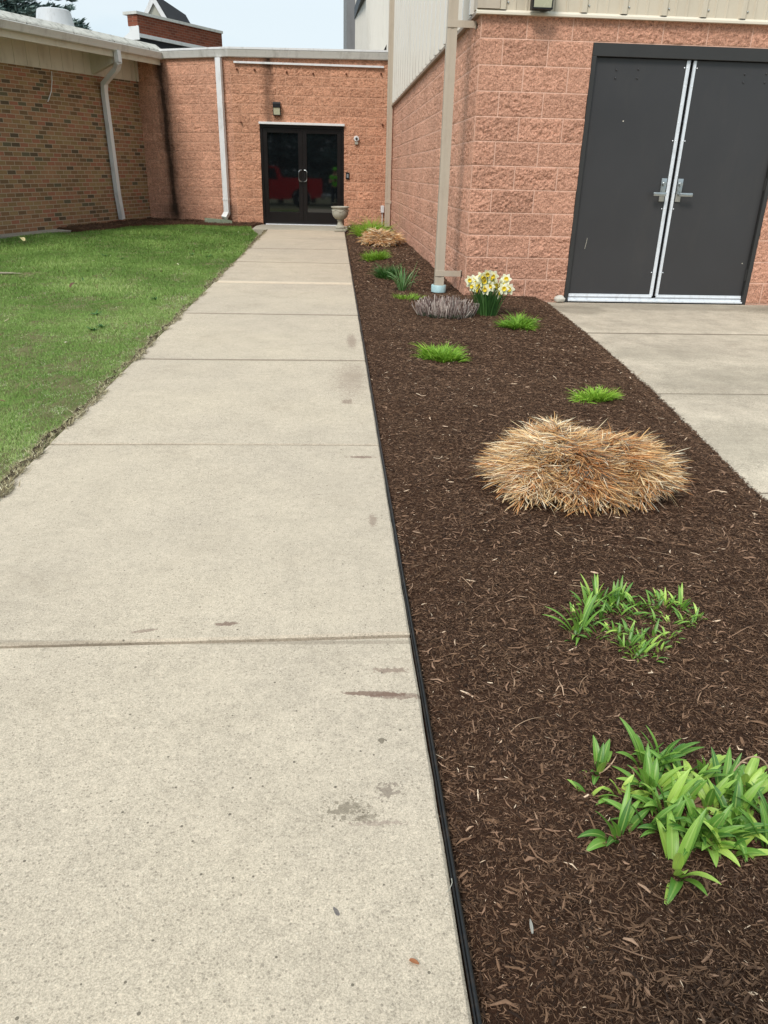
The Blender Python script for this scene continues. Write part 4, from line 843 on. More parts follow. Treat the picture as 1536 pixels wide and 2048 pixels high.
# outrigger beam
b = B(); v = []
for (s, ) in ((3.00,), (3.11,)):
    v.append([b.bm.verts.new(LW(s, o_, lz(s, z_))) for o_, z_ in ((.029, 2.56), (.029, 2.925), (.5, 2.925), (.5, 2.74))])
for i in range(4): b.bm.faces.new((v[0][i], v[0][(i+1) % 4], v[1][(i+1) % 4], v[1][i]))
b.bm.faces.new(v[0][::-1]); b.bm.faces.new(v[1]); bp(b.done('outrigger_beam', SOFFIT, bw))
# gutter
b = B(); prof = [(.553, 2.93), (.553, 3.055), (.66, 3.055), (.668, 3.045), (.645, 2.985), (.63, 2.94), (.615, 2.93)]
A_ = [b.bm.verts.new(LW(S0, o_, lz(S0, z_))) for o_, z_ in prof]; B_ = [b.bm.verts.new(LW(S1-.03, o_, lz(S1, z_))) for o_, z_ in prof]
for i in range(len(prof)): b.bm.faces.new((A_[i], A_[(i+1) % len(prof)], B_[(i+1) % len(prof)], B_[i]))
b.bm.faces.new(A_[::-1]); b.bm.faces.new(B_); bp(b.done('gutter', GUTTER, bw))
b = B(); lbox(b, S0, S1+.02, .45, .655, 3.056, 3.068)
# roof slope rising behind the eave
ro = [(.62, 3.069), (.60, 3.10), (.45, 3.20), (-4.0, 3.86), (-4.0, 3.5), (.4, 3.02)]
A_ = [b.bm.verts.new(LW(S0, o_, lz(S0, z_))) for o_, z_ in ro]; B_ = [b.bm.verts.new(LW(S1+.05, o_, lz(S1, z_))) for o_, z_ in ro]
for i in range(len(ro)): b.bm.faces.new((A_[i], A_[(i+1) % len(ro)], B_[(i+1) % len(ro)], B_[i]))
b.bm.faces.new(A_[::-1]); b.bm.faces.new(B_); bp(b.done('roof', MEMB, bw))
s = S0+.4
while s < S1: b = B(); b.tube([LW(s, .655, lz(s, 3.052)), LW(s, .655, lz(s, 3.07))], .009, 6); bp(b.done('gutter_screw', FRAMEM, bw)); s += 1.15
# downspout with two elbows
pz = [LW(3.02, .61, lz(3, 2.94)), LW(3.03, .61, lz(3, 2.76)), LW(3.12, .50, lz(3, 2.66)), LW(3.24, .12, lz(3.2, 2.43)), LW(3.28, .07, lz(3.2, 2.28)), LW(3.34, .07, .55), LW(3.40, .07, .08)]
b = B(); b.sweep(pz[1:-1], rectp(.085, .105), up=Vector((DL[0], DL[1], 0))); b.sweep([pz[0], pz[1]], rectp(.085, .105), up=Vector((DL[0], DL[1], 0))); b.sweep([pz[-2], pz[-1]], rectp(.085, .107), up=Vector((DL[0], DL[1], 0)))
bp(b.done('downspout', WHITE, bw))
b = B(); b.tube([LW(1.87, .02, 2.56), LW(1.83, .035, 2.42), LW(1.78, .03, 2.25), LW(1.70, .028, 2.14), LW(1.66, .02, 2.08)], .008, 6); o = b.done('loose_cable', WHITE); tag(o, 'short loose white cable hanging on the brick wall below the eave', 'cable')
# roof vent
t = thing('roof_vent', 'round pale grey vent cap on the roof of the brick wing', 'roof vent', (-5.16, 17.0, 3.42))
b = B(); b.lathe([(.345, -.02), (.35, 0), (.335, .03), (.30, .22), (.29, .25), (.26, .265), (.1, .27)], n=40); b.done('cap', worn('galvanised_vent', s2l(186, 188, 190), rough=.5, spec=.3, amp=.1, scale=7, dirt=s2l(120, 116, 110), dirt_amt=.4), t, smooth=True)
b = B(); b.lathe([(.24, -.25), (.24, -.021)], n=24); b.done('collar', FRAMEM, t)

# ------------------------------------------------------------------ BACKGROUND buildings
bg_ = thing('church_block', 'brick upper block with grey coping and white gable far behind the eave corner', 'building', (-5.6, 26.1, 0))
def gpp(o): o.location = (5.6, -26.1, 0); return o
D2 = Vector((.5334, .8459, 0)); N2 = Vector((.8459, -.5334, 0)); O2 = Vector((-5.60, 26.09, 0))
def P2(s, off, z): q = O2+D2*s+N2*off; return (q.x, q.y, z)
M2 = Matrix(((D2.x, N2.x, 0, O2.x), (D2.y, N2.y, 0, O2.y), (0, 0, 1, 0), (0, 0, 0, 1)))
b = B(); b.quad([P2(0, 0, 4.52), P2(3.72, 0, 4.49), P2(3.72, 0, 4.985), P2(0, 0, 4.985)], [(0, 0), (3.72, 0), (3.72, .48), (0, .48)])
b.quad([P2(-.03, -.35, 4.70), P2(0, 0, 4.70), P2(0, 0, 4.985), P2(-.03, -.35, 4.985)], [(0, 0), (.2, 0), (.2, .4), (0, .4)])
gpp(b.done('brick_parapet', FBRICK, bg_))
b = B(); b.box((-.05, -.5, 4.986), (3.74, .04, 5.06)); gpp(b.done('coping', GUTTER, bg_, M4=M2))
b = B(); b.box((0, -.02, 4.42), (3.70, .045, 4.515)); b.box((-.02, -.32, 4.36), (-.004, .04, 4.70)); gpp(b.done('flashing', WHITE, bg_, M4=M2))
b = B(); b.quad([P2(-.2, -.5, 4.36), P2(-.02, .0, 4.72), P2(-.02, .03, 4.36), P2(-.21, -.4, 4.34)]); gpp(b.done('side_flashing', WHITE, bg_))
b = B(); b.box((.0, -.3, 3.2), (3.68, -.03, 4.419)); gpp(b.done('recess_shade', DARKMEM, bg_, M4=M2))  # dark face painted in for the shaded recess below the flashing
b = B(); b.box((.02, -.32, 4.42), (3.70, -.02, 4.98)); gpp(b.done('core', FBRICK, bg_, M4=M2)); b = B(); b.box((0, -5, 0), (3.7, -.01, 3.7)); gpp(b.done('lower_block', FBRICK, bg_, M4=M2))
gbl = thing('white_gable', 'small steep white gable with dark shingles behind the brick parapet', 'gable', (-5.87, 30, 4.6))
def tri(b, pts, y0, y1):
    b.prism([(p[0]+5.87, p[1]-4.6) for p in pts], y0-30, y1-30, 'y')
b = B(); tri(b, [(-6.62, 4.9), (-5.87, 6.12), (-5.12, 4.9), (-5.27, 4.9), (-5.87, 5.88), (-6.47, 4.9)], 29.95, 30.05); b.done('rake_boards', WHITE, gbl)
b = B(); tri(b, [(-6.46, 4.9), (-5.87, 5.86), (-5.28, 4.9)], 30.02, 30.2); b.done('gable_wall', worn('buff_gable_board', s2l(172, 172, 160), rough=.8, amp=.2, scale=5), gbl)
b = B(); tri(b, [(-6.66, 4.88), (-5.87, 6.17), (-5.02, 4.78), (-5.08, 4.78), (-5.87, 6.10), (-6.6, 4.88)], 30.05, 34); tri(b, [(-6.4, 4.7), (-5.87, 5.6), (-5.0, 4.7)], 31, 34); b.done('shingle_roof', DARKROOF, gbl)
b = B()
for (q0, q1) in [((-5.87, 30.06, 6.16), (-5.10, 30.06, 4.93))]:
    b.bm.faces.new([b.bm.verts.new(Vector(p)-Vector((5.87*-1, 30, 4.6))) for p in [(-5.87, 30.06, 6.17), (-5.10, 30.06, 4.93), (-4.78, 34.0, 4.93), (-5.5, 34.0, 6.17)]])
b.done('shingle_slope', DARKROOF, gbl)
b = B(); b.box((.60, 40, 0), (4, 52, 13)); o = b.done('grey_block', worn('grey_panel', s2l(128, 126, 126), rough=.8, amp=.15, scale=2, dirt=s2l(100, 98, 98), dirt_amt=.5)); tag(o, 'dark grey building wall rising far behind the metal siding', 'building')
b = B(); b.prism([(.93, 3.16), (1.06, 3.16), (1.06, 3.40)], 17.6, 17.75, 'y'); o = b.done('roof_flashing_boot', BLACK); tag(o, 'small black triangular flashing where the low roof meets the siding', 'flashing')

# spruce
def spruce(x, y, h, rad, label, group=None, n=42000, ztop_only=None):
    t = thing('spruce_tree', label, 'tree', (x, y, 0), 0, group)
    b = B(); b.tube([(0, 0, 0), (0.05, 0, h*.5), (0, 0, h*.98)], .22, 8, .02); b.done('trunk', worn('spruce_bark', s2l(86, 70, 58), rough=.95, amp=.3, scale=9), t)
    r = np.random.RandomState(5); V0, az, ln, L = [], [], [], []
    br = B(); nb = 190
    pts, dirs = [], []
    for k in range(nb):
        z = h*(.08+.9*(k/nb)); R = rad*(1-(z/h))**.85*(.8+.35*r.rand())+.1; a = r.rand()*6.28; droop = -.12-.1*r.rand()
        m = max(3, int(n/nb)); tt = r.rand(m)**.7; rr = R*tt
        side = (r.rand(m)-.5)*R*.42*(1-tt*.6); px = rr*np.cos(a)-side*np.sin(a); py = rr*np.sin(a)+side*np.cos(a); pz_ = z+droop*rr+.10*R*tt**2+r.randn(m)*.05
        pts.append(np.stack([px, py, pz_], 1)); dirs.append(a+np.sign(side)*.7+r.randn(m)*.35)
        br.tube([(0, 0, z), (R*.5*math.cos(a), R*.5*math.sin(a), z+droop*R*.5), (R*.95*math.cos(a), R*.95*math.sin(a), z+droop*R*.9+.1*R)], .035, 5, .008)
    br.done('limbs', bpy.data.materials['spruce_bark'], t)
    P = np.concatenate(pts); a = np.concatenate(dirs); n_ = len(P)
    # each sprig: a short bristly tuft of narrow needles clusters
    parts = [blades(P, a+r.randn(n_)*.5, 1.0+r.rand(n_)*.6, r.randn(n_)*.3, .16+.12*r.rand(n_), .035+.03*r.rand(n_), 2, 'lance', 2, rnd=r.rand(n_), roll=r.rand(n_)*3) for _ in range(3)]
    blade_obj('needles', parts, SPR, t); return t
SPR = leaf_mat('blue_spruce_needles', [(0, s2l(62, 82, 78)), (.5, s2l(100, 122, 116)), (1, s2l(160, 178, 172))], rough=.7, rib=0, trans=.1)
spruce(-11.6, 30.5, 12.5, 4.6, 'blue-green spruce rising behind the roof of the brick wing')

# ------------------------------------------------------------------ PLANTS
def bz(x, y): return float(bed_z(np.array(x), np.array(y)))
def fan(cx, cy, n, L, W, spread=1.0, a0=None, seed=0, z=None):
    """daylily fan: leaves leave the crown alternately on two sides"""
    r = np.random.RandomState(seed); a0 = r.rand()*PI if a0 is None else a0; k = np.arange(n); side = np.where(k % 2, 0, PI)
    q = (k+1)/n; az = a0+side+r.randn(n)*.35; lean = (.12+.62*q*spread)+r.randn(n)*.06; curl = (.35+.9*q*spread)*(.6+.7*r.rand(n))
    l = L*(.62+.45*np.sin(PI*np.clip(q*.8+.15, 0, 1)))*(.85+.3*r.rand(n)); zz = bz(cx, cy) if z is None else z
    base = np.stack([cx+np.cos(az)*.006*k**.5, cy+np.sin(az)*.006*k**.5, np.full(n, zz-.012)], 1)
    return blades(base, az, lean, curl, l, W*(.8+.4*r.rand(n)), 9, 'lance', 3, .22, rnd=np.clip(.2+.5*r.rand()+r.randn(n)*.28, 0, 1), roll=r.randn(n)*.22, side=r.randn(n)*.18)
def clump(name, label, cat, parts, mat, group=None):
    V, F, A = merge(parts); c = V[:, :2].mean(0); z0 = float(V[:, 2].min()); V = V-np.array([c[0], c[1], z0]); o = link(name, npmesh(name, V, F, A, smooth=True), mat); o.location = (c[0], c[1], z0)
    return tag(o, label, cat, group)
# near daylily, fans laid where the photograph shows its shoots
near = [(.615, .955, 10, .135, .021, 1.0), (.535, 1.035, 7, .12, .017, .9), (.56, 1.22, 7, .09, .016, .9), (.655, 1.10, 8, .115, .018, .8), (.66, 1.215, 7, .12, .017, .6), (.60, 1.06, 6, .10, .016, .9),
        (.72, 1.17, 8, .11, .017, .8), (.74, 1.10, 8, .115, .017, .9), (.69, 1.02, 8, .12, .018, .9), (.79, 1.13, 8, .11, .017, .9), (.77, 1.05, 8, .11, .017, 1.0), (.81, .985, 9, .12, .018, 1.0), (.73, .99, 7, .11, .018, 1.0),
        (.855, 1.05, 8, .11, .017, 1), (.88, .98, 8, .12, .018, 1), (.58, 1.145, 5, .08, .014, 1.0), (.70, 1.23, 6, .10, .016, .7), (.78, 1.20, 6, .10, .016, .8), (.84, 1.15, 6, .10, .016, .9), (.515, 1.14, 4, .07, .013, 1.1)]
rq = np.random.RandomState(77); near += [(rq.uniform(.63, .86), rq.uniform(.99, 1.2), 7, .10, .0165, 1.1) for _ in range(18)]
parts = [fan(x, y, n+2, L*.80, W*.95, sp*1.25, seed=40+i) for i, (x, y, n, L, W, sp) in enumerate(near)]
clump('daylily_clump', 'large broad-leaved green daylily clump nearest the camera, at the right edge', 'plant', parts, LILY, 'daylily clumps in the mulch bed')
# second daylily: a ring of small shoots with a bushy fan at its left
mid = [(.675, 1.745, 13, .125, .011, .95), (.70, 1.80, 9, .10, .010, .9), (.72, 1.72, 6, .06, .010, 1.0), (.735, 1.86, 8, .085, .010, .7), (.77, 1.90, 9, .10, .010, .6), (.81, 1.87, 8, .085, .011, .8), (.84, 1.90, 7, .08, .010, .8), (.80, 1.81, 6, .07, .010, .9),
       (.88, 1.86, 7, .07, .010, .9), (.92, 1.85, 5, .065, .009, .9), (.96, 1.86, 6, .075, .010, .9), (1.00, 1.84, 7, .08, .010, 1.0), (.765, 1.72, 6, .055, .010, 1.0), (.80, 1.70, 6, .06, .009, 1.0), (.775, 1.655, 8, .075, .010, .8),
       (.79, 1.615, 6, .07, .010, .7), (.83, 1.655, 5, .06, .009, 1.1), (.865, 1.70, 4, .06, .010, .8), (.85, 1.63, 4, .05, .009, 1.1), (.94, 1.76, 4, .04, .008, 1.2), (.99, 1.75, 5, .05, .008, 1.2), (1.03, 1.79, 4, .05, .008, 1.1), (.75, 1.80, 5, .06, .010, 1), (.86, 1.80, 3, .07, .009, 1.2)]
mid += [(x+rq.normal(0, .022), y+rq.normal(0, .022), 5, .05, .008, 1.1) for (x, y, *_r) in mid for _ in range(2)]
parts = [fan(x, y, n+1, L*.88, W, sp*1.05, seed=90+i) for i, (x, y, n, L, W, sp) in enumerate(mid)]
clump('daylily_clump', 'sparse ring of small green daylily shoots between the dry mound and the near clump', 'plant', parts, LILY, 'daylily clumps in the mulch bed')
def tuft(cx, cy, rx, ry, n, L, W, seed, mat, label, name='grassy_clump', cat='plant', group='young green clumps in the mulch bed', lean=(.08, .75), holes=0.0, curl=1.15):
    r = np.random.RandomState(seed); a = r.rand(n)*6.28; q = np.sqrt(r.rand(n))*(.85+.22*np.sin(2*a+seed)+.14*np.sin(5*a+seed*2)); x = cx+rx*q*np.cos(a); y = cy+ry*q*np.sin(a)
    if holes: k = smoothn(x, y, 9/max(rx, .1), seed) < (1-holes); x, y, a, q = x[k], y[k], a[k], q[k]; n = len(x)
    P = np.stack([x, y, bed_z(x, y)-.008], 1); lump = .55+.6*(.5+.5*smoothn(x, y, 4/max(rx, .1), seed+5))
    pp = [blades(P, a+r.randn(n)*.8, lean[0]+(lean[1]-lean[0])*q*(.6+.6*r.rand(n)), curl*(.4+.9*r.rand(n)), L*lump*(.6+.5*r.rand(n)), W*(.7+.6*r.rand(n)), 5, 'grass', 3, .2, rnd=np.clip(.1+.5*r.rand(n)+.3*(lump-.6)+(-.16, .14, -.05, -.2, 0, .02, -.1, .1)[seed % 8], 0, 1), roll=r.randn(n)*.5, side=r.randn(n)*.45)]
    return clump(name, label, cat, pp, mat, group)
tuft(1.44, 4.02, .10, .085, 460, .115, .0075, 1, SPIKE, 'low bright green grassy clump alone between the dry straw mound and the apron', lean=(.1, 1.0))
tuft(.72, 5.00, .115, .12, 700, .145, .008, 2, SPIKE, 'wide bright green grassy clump in the open mulch nearest the walkway edge', holes=.15)
tuft(1.455, 6.08, .105, .12, 520, .165, .008, 3, SPIKE, 'bright green grassy clump just right of the daffodils', lean=(.1, 1.0))
tuft(.70, 7.45, .16, .09, 170, .10, .006, 4, SPIKE, 'thin low green clump behind the cut grey stems, beside the blue collar', holes=.3)
tuft(.60, 9.0, .15, .22, 420, .22, .007, 5, DEEP, 'dark green feathery clump behind the arching bulb leaves')
tuft(.56, 10.75, .16, .22, 460, .20, .008, 6, SPIKE, 'bushy green clump just in front of the small straw mound', holes=.1)
tuft(.66, 14.6, .24, .5, 900, .38, .009, 7, SPIKE, 'tall lush green clump behind the small straw mound near the far corner', lean=(.1, .8))
# bulb leaves
r = np.random.RandomState(3); n = 46; a = r.rand(n)*6.28; P = np.stack([.70+.045*np.cos(a)*r.rand(n), 8.02+.05*np.sin(a)*r.rand(n), np.full(n, .03)], 1)
clump('bulb_foliage', 'clump of long arching blue-green bulb leaves without flowers', 'plant', [blades(P, a, .1+.35*r.rand(n), .3+2.0*r.rand(n)**2, .17+.11*r.rand(n), .010+.005*r.rand(n), 9, 'strap', 3, .2, rnd=.2+.8*r.rand(n), roll=r.randn(n)*.3),
    blades(np.array([[.75, 8.02, .03], [.76, 8.0, .03]]), np.array([.1, .3]), np.array([.25, .4]), np.array([.15, .1]), np.array([.32, .27]), np.array([.013, .012]), 8, 'strap', 3, .2, rnd=np.array([.8, .6]))], BLUEG)

# cut-back grey stems
r = np.random.RandomState(4); n = 460; a = r.rand(n)*6.28; q = np.sqrt(r.rand(n)); x = .955+.235*q*np.cos(a); y = 6.62+.20*q*np.sin(a)
lv = thing('cut_back_shrub', 'mound of cut-back grey-purple woody stems left of the daffodils', 'shrub', (.955, 6.62, bz(.955, 6.62)))
P = np.stack([x-.955, y-6.62, bed_z(x, y)-.01-bz(.955, 6.62)], 1); hh = .115*(1-.25*q**2)
st_ = [blades(P, a+r.randn(n)*.5, .04+.55*q+.05*r.randn(n), -.25+.3*r.randn(n), hh*(.75+.45*r.rand(n))*1.35, .0060+.0035*r.rand(n), 4, 'stub', 3, .5, rnd=r.rand(n), roll=r.rand(n)*3, side=r.randn(n)*.12)]
blade_obj('stems', st_, TWIG, lv)
k = q > .55; n2 = 260; a2 = -PI/2+r.randn(n2)*1.2; P = np.stack([.225*np.cos(a2)*(.8+.25*r.rand(n2)), .19*np.sin(a2)*(.8+.3*r.rand(n2)), .0+.02*r.rand(n2)], 1)
blade_obj('new_leaves', [blades(P, a2+r.randn(n2)*.8, .6+.6*r.rand(n2), .4*r.rand(n2), .018+.03*r.rand(n2), .006+.004*r.rand(n2), 3, 'lance', 3, rnd=r.rand(n2))], leaf_mat('grey_green_leaf', [(0, s2l(70, 88, 66)), (1, s2l(124, 138, 110))], rib=0), lv)

# daffodils
df = thing('daffodil_clump', 'clump of pale yellow and white daffodils in bloom at the building corner', 'flowers', (1.32, 6.66, bz(1.3, 6.6)))
r = np.random.RandomState(8); n = 90; a = r.rand(n)*6.28; q = np.sqrt(r.rand(n)); P = np.stack([.085*q*np.cos(a), .07*q*np.sin(a), np.full(n, -.01)], 1)
blade_obj('foliage', [blades(P, a+r.randn(n)*.3, .03+.28*q, .15+.35*r.rand(n), .20+.09*r.rand(n), .011+.004*r.rand(n), 8, 'strap', 3, .2, rnd=.0+.7*r.rand(n), roll=r.randn(n)*.4)], BLUEG, df)
PETAL = leaf_mat('cream_petal', [(0, s2l(246, 246, 214)), (1, s2l(253, 253, 240))], rough=.6, rib=0, trans=.3)
CUP = worn('yellow_corona', s2l(232, 206, 58), rough=.6, amp=.1, scale=30)
# flower heads: (offset x, height) from the photograph, spread in depth
heads = [(-.155, .30), (-.125, .255), (-.10, .33), (-.105, .265), (-.075, .315), (-.14, .215), (-.055, .285), (-.035, .235), (-.02, .31), (.0, .265), (.035, .335), (.02, .30), (.07, .225), (.085, .265), (.11, .295), (.10, .185), (.135, .275), (.155, .29), (-.165, .275), (-.03, .25), (-.13, .29), (-.085, .24), (.05, .315), (.12, .23), (.15, .255), (-.05, .34), (.09, .215), (-.15, .24)]
petal_me = cup_me = None
def flower_meshes():
    rr = np.random.RandomState(1); n = 6; az = np.arange(6)*PI/3; P = np.zeros((6, 3))
    V, F, A = blades(P, az, np.full(6, 1.22), np.full(6, .25), np.full(6, .046), np.full(6, .030), 5, 'lance', 3, -.06, rnd=rr.rand(6))
    pm = npmesh('petals', V, F, A, smooth=True); pm.materials.append(PETAL)
    b = B(); b.lathe([(.008, .0), (.011, .005), (.0125, .015), (.0135, .019), (.0165, .021), (.014, .019), (.010, .008), (.004, .005)], n=18, flute=.0015, nf=12, fz=(.017, .03)); me = bpy.data.meshes.new('corona'); bmesh.ops.recalc_face_normals(b.bm, faces=b.bm.faces[:]); b.bm.to_mesh(me); b.bm.free(); me.materials.append(CUP)
    me.polygons.foreach_set('use_smooth', np.ones(len(me.polygons), dtype=bool)); return pm, me
petal_me, cup_me = flower_meshes()
b = B()
for i, (hx, hz) in enumerate(heads):
    hy = r.uniform(-.10, .07); hx += r.uniform(-.02, .02); hz += r.uniform(-.03, .02); face = -PI/2+r.uniform(-1.4, 1.4)
    d = Vector((math.cos(face), math.sin(face), -.1+r.uniform(-.35, .4))).normalized(); qt = d.to_track_quat('Z', 'Y')
    f = bpy.data.objects.new('flower', petal_me); COL.objects.link(f); f.parent = df; f.location = (hx, hy, hz); f.rotation_mode = 'QUATERNION'; f.rotation_quaternion = qt; f.scale = [r.uniform(.95, 1.35)]*3
    c = bpy.data.objects.new('corona', cup_me); COL.objects.link(c); c.parent = f
    bx = hx*.45; b.tube([(bx, hy*.5, 0), ((bx+hx)/2, hy*.8, hz*.55), (hx*.98, hy, hz-.03), (hx-d.x*.014, hy-d.y*.014, hz+.004), (hx-d.x*.002, hy-d.y*.002, hz)], .0032, 6)
b.done('flower_stems', worn('flower_stem_green', s2l(74, 112, 54), rough=.6, amp=.15, scale=30), df, smooth=True)

# dry ornamental grass mounds
def straw_mound(cx, cy, rx, ry, H, n, L, W, seed, label, extra=True):
    r = np.random.RandomState(seed); t = thing('dry_grass_mound', label, 'dry grass', (cx, cy, bz(cx, cy)), 0, 'dry ornamental grass mounds')
    def shape(a): return 1+.05*np.sin(2*a+1.1)+.06*np.sin(3*a+2.4)+.07*np.sin(7*a)+.05*np.sin(13*a+1)+.03*np.sin(23*a)
    parts = []
    def surf(q, a):      # mound height profile
        dip = .06*np.exp(-((q*np.cos(a)+.15)**2+(q*np.sin(a)+.02)**2)/.05)
        return H*(np.clip(1-q**3.2, 0, 1)**.6)*(1-dip)*(1+.16*np.sin(3.1*a+2)*q+.10*np.sin(9*q*np.cos(a)+4*np.sin(a)))
    def humps(x, y):
        u, v = x/rx, y/ry
        return .20*np.exp(-((u+.35)**2+(v-.35)**2)/.14)+.10*np.exp(-((u-.4)**2+(v-.45)**2)/.10)-.30*np.exp(-((u+.12)**2+(v+.10)**2)/.02)+.10*smoothn(x, y, 5/rx, seed)
    def comb(x, y, a):   # lie of the straw: fallen to the right and towards the front, matted and crossing
        cx_ = .75*np.cos(a)+.45; cy_ = .75*np.sin(a)-.18; return np.arctan2(cy_+.35*smoothn(x, y, 4/rx, seed+2), cx_+.35*smoothn(x, y, 4/rx, seed+3))
    def lock(x, y, k): return np.clip(vnoise(x*22+40, y*22+40, seed+k)*2.2+vnoise(x*55+90, y*55+90, seed+k+1)*1.2, -1.6, 1.6)
    for layer, (m, spread, ll, lift) in enumerate([(n, .30, .95, -.014), (int(n*.8), .38, 1.1, .002), (n//6, 1.2, 1.0, .008)]):
        a = r.rand(m)*6.28; q = np.sqrt(r.rand(m))*.92; S = shape(a); x = rx*q*S*np.cos(a); y = ry*q*S*np.sin(a); z = surf(q, a)*(1+humps(x, y))+lift-.015*r.rand(m)
        z = z+.016*lock(x, y, 30+layer)*(q < .9); lean = 1.30+.28*q**2+.10*r.randn(m)+.22*lock(x, y, 12+layer); curl = .10+.45*q**2*r.rand(m)+.16*r.randn(m)
        fld = np.clip(smoothn(x, y, 3.2/rx, seed+7), -1, 1); tone = np.clip(.50+.20*fld+.16*lock(x, y, 40)+.24*r.randn(m), .02, .92); grey = r.rand(m) < .10+.35*np.exp(-((x/rx+.12)**2+(y/ry+.1)**2)/.06); tone = np.where(grey, .02+.14*r.rand(m), tone)
        tone = np.where(r.rand(m) < .06+.22*(fld < -.4)+.10*(q > .8), .93+.07*r.rand(m), tone)
        parts.append(blades(np.stack([x, y, np.maximum(z, .004)], 1), comb(x, y, a)+spread*r.randn(m)+1.15*lock(x, y, 5+layer)+np.where(q > .62, np.sign(r.randn(m))*.75*(q-.5)*2, 0), lean, curl, L*ll*(.30+.75*r.rand(m)), W*(.5+.75*r.rand(m)), 7, 'strap', 2, rnd=tone, roll=r.randn(m)*.9, side=r.randn(m)*.5+1.1*lock(x, y, 20+layer)))
    # rim: broken ends hanging out and down
    m = int(n*.42); a = r.rand(m)*6.28; S = shape(a); clmp = .5+.5*np.sin(a*13+np.sin(a*5)*2); q = .82+.14*r.rand(m)*clmp; x = rx*q*S*np.cos(a); y = ry*q*S*np.sin(a); z = surf(q, a)*(.15+.95*r.rand(m))
    parts.append(blades(np.stack([x, y, z], 1), a+.8*r.randn(m), 1.45+.5*r.rand(m), .2+.7*r.rand(m), L*(.2+.42*r.rand(m)*(.5+.8*clmp)), W*(.6+.8*r.rand(m)), 4, 'stub', 2, rnd=np.where(r.rand(m) < .2, .95, np.clip(.25+.65*r.rand(m), 0, .92)), roll=r.randn(m)*.9, side=r.randn(m)*.35))
    # loose wisps standing out along the back
    m = n//80; a = np.concatenate([r.uniform(.3, 2.9, m*3//4), r.rand(m-m*3//4)*6.28]); q = .6+.36*r.rand(m); S = shape(a); x = rx*q*S*np.cos(a); y = ry*q*S*np.sin(a); z = surf(q, a)*.7
    parts.append(blades(np.stack([x, y, z], 1), a+.9*r.randn(m), .2+.7*r.rand(m), .4+1.6*r.rand(m), L*(.45+.75*r.rand(m)), W*.6*(.6+.8*r.rand(m)), 8, 'grass', 2, rnd=np.where(r.rand(m) < .5, .96, .5+.4*r.rand(m)), side=r.randn(m)*.9))
    blade_obj('straw_blades', parts, STRAW, t)
    # thatch core
    na, nq = 48, 14; V, F = [], []
    for j in range(nq):
        for i in range(na):
            aa = 2*PI*i/na; qq = j/(nq-1)*.93; s = float(shape(np.array(aa))); V.append((rx*qq*s*math.cos(aa), ry*qq*s*math.sin(aa), max(-.02, float(surf(np.array(qq), np.array(aa))*(1+humps(np.array(rx*qq*s*math.cos(aa)), np.array(ry*qq*s*math.sin(aa)))))-.030+r.randn()*.006)))
    for j in range(nq-1):
        for i in range(na): F.append((j*na+i, j*na+(i+1) % na, (j+1)*na+(i+1) % na, (j+1)*na+i))
    link('thatch_core', npmesh('thatch_core', np.array(V), np.array(F), smooth=True), soil('thatch'+str(seed), s2l(46, 34, 24), s2l(112, 86, 58)), t)
    return t
straw_mound(.970, 2.79, .345, .33, .160, 7600, .112, .0034, 31, 'large flattened mound of dry tan and orange straw grass in the middle of the bed')
straw_mound(.76, 12.9, .29, .48, .15, 2200, .15, .008, 32, 'small faraway mound of dry straw grass near the far corner')

# ------------------------------------------------------------------ small loose things
b = B(); bmesh.ops.create_icosphere(b.bm, subdivisions=3, radius=1.0)
for v in b.bm.verts: v.co *= 1+.10*math.sin(v.co.x*4+1)*math.cos(v.co.y*5)+.05*math.sin(v.co.z*9); v.co = Vector((v.co.x*.056, v.co.y*.045, v.co.z*.036))
o = b.done('white_rock', STONE, smooth=True); o.location = (2.23, 7.63, .034); tag(o, 'rounded white rock at the foot of the door frame', 'rock')
def leafbit(name, label, loc, L, W, rz, col, cat='leaf', curl=.5):
    V, F, A = blades(np.array([[0, 0, 0.0]]), np.array([rz]), np.array([1.5-curl]), np.array([curl*1.6]), np.array([L]), np.array([W]), 8, 'lance', 3, .18, rnd=np.array([.5]))
    o = link(name, npmesh(name, V, F, A, smooth=True), leaf_mat(name+'_mat', [(0, col), (1, col)], rough=.7, rib=.2, ribcol=s2l(120, 80, 50), trans=.1)); o.location = loc; return tag(o, label, cat)
leafbit('fallen_leaf', 'small orange-brown leaf lying on the walkway near the bottom edge', (.120, .833, .003), .019, .008, -.6, s2l(150, 96, 62), curl=.12)
leafbit('pale_leaf', 'curled pale yellow leaf on the lawn below the brick wall', (-4.70, 12.55, .03), .16, .07, 2.2, s2l(222, 206, 150), curl=.5)
leafbit('brown_leaf', 'curled brown leaf standing in the middle of the lawn', (-2.62, 8.0, .02), .09, .05, .8, s2l(96, 66, 52), curl=1.0)
for i, (x, y, L, a) in enumerate([(.40, .80, .045, 1.5)]):
    leafbit('grey_chip', 'grey-white sliver of wood on the mulch near the bottom left of the bed', (.325, .845, bz(.325, .845)+.008), .026, .0055, 1.5, s2l(150, 146, 136), 'wood chip', curl=.1)
b = B(); b.tube([(.2115, .985, .004), (.2105, .972, .009), (.205, .962, .007), (.198, .957, .003)], .0011, 5, .0004); o = b.done('plastic_tie', CAST); tag(o, 'frayed pale plastic tie stuck at the edging near the bottom', 'plastic tie')
pts = [(.845+.04*math.cos(a), 1.13+.02*math.sin(a*.7), .05+.075*math.sin(a)) for a in np.linspace(0, PI*.95, 12)]
b = B(); b.tube(pts, .0016, 5); o = b.done('twig', worn('dry_stem', s2l(170, 142, 116), amp=.1)); tag(o, 'thin dry stem arching over the near daylily clump', 'twig')
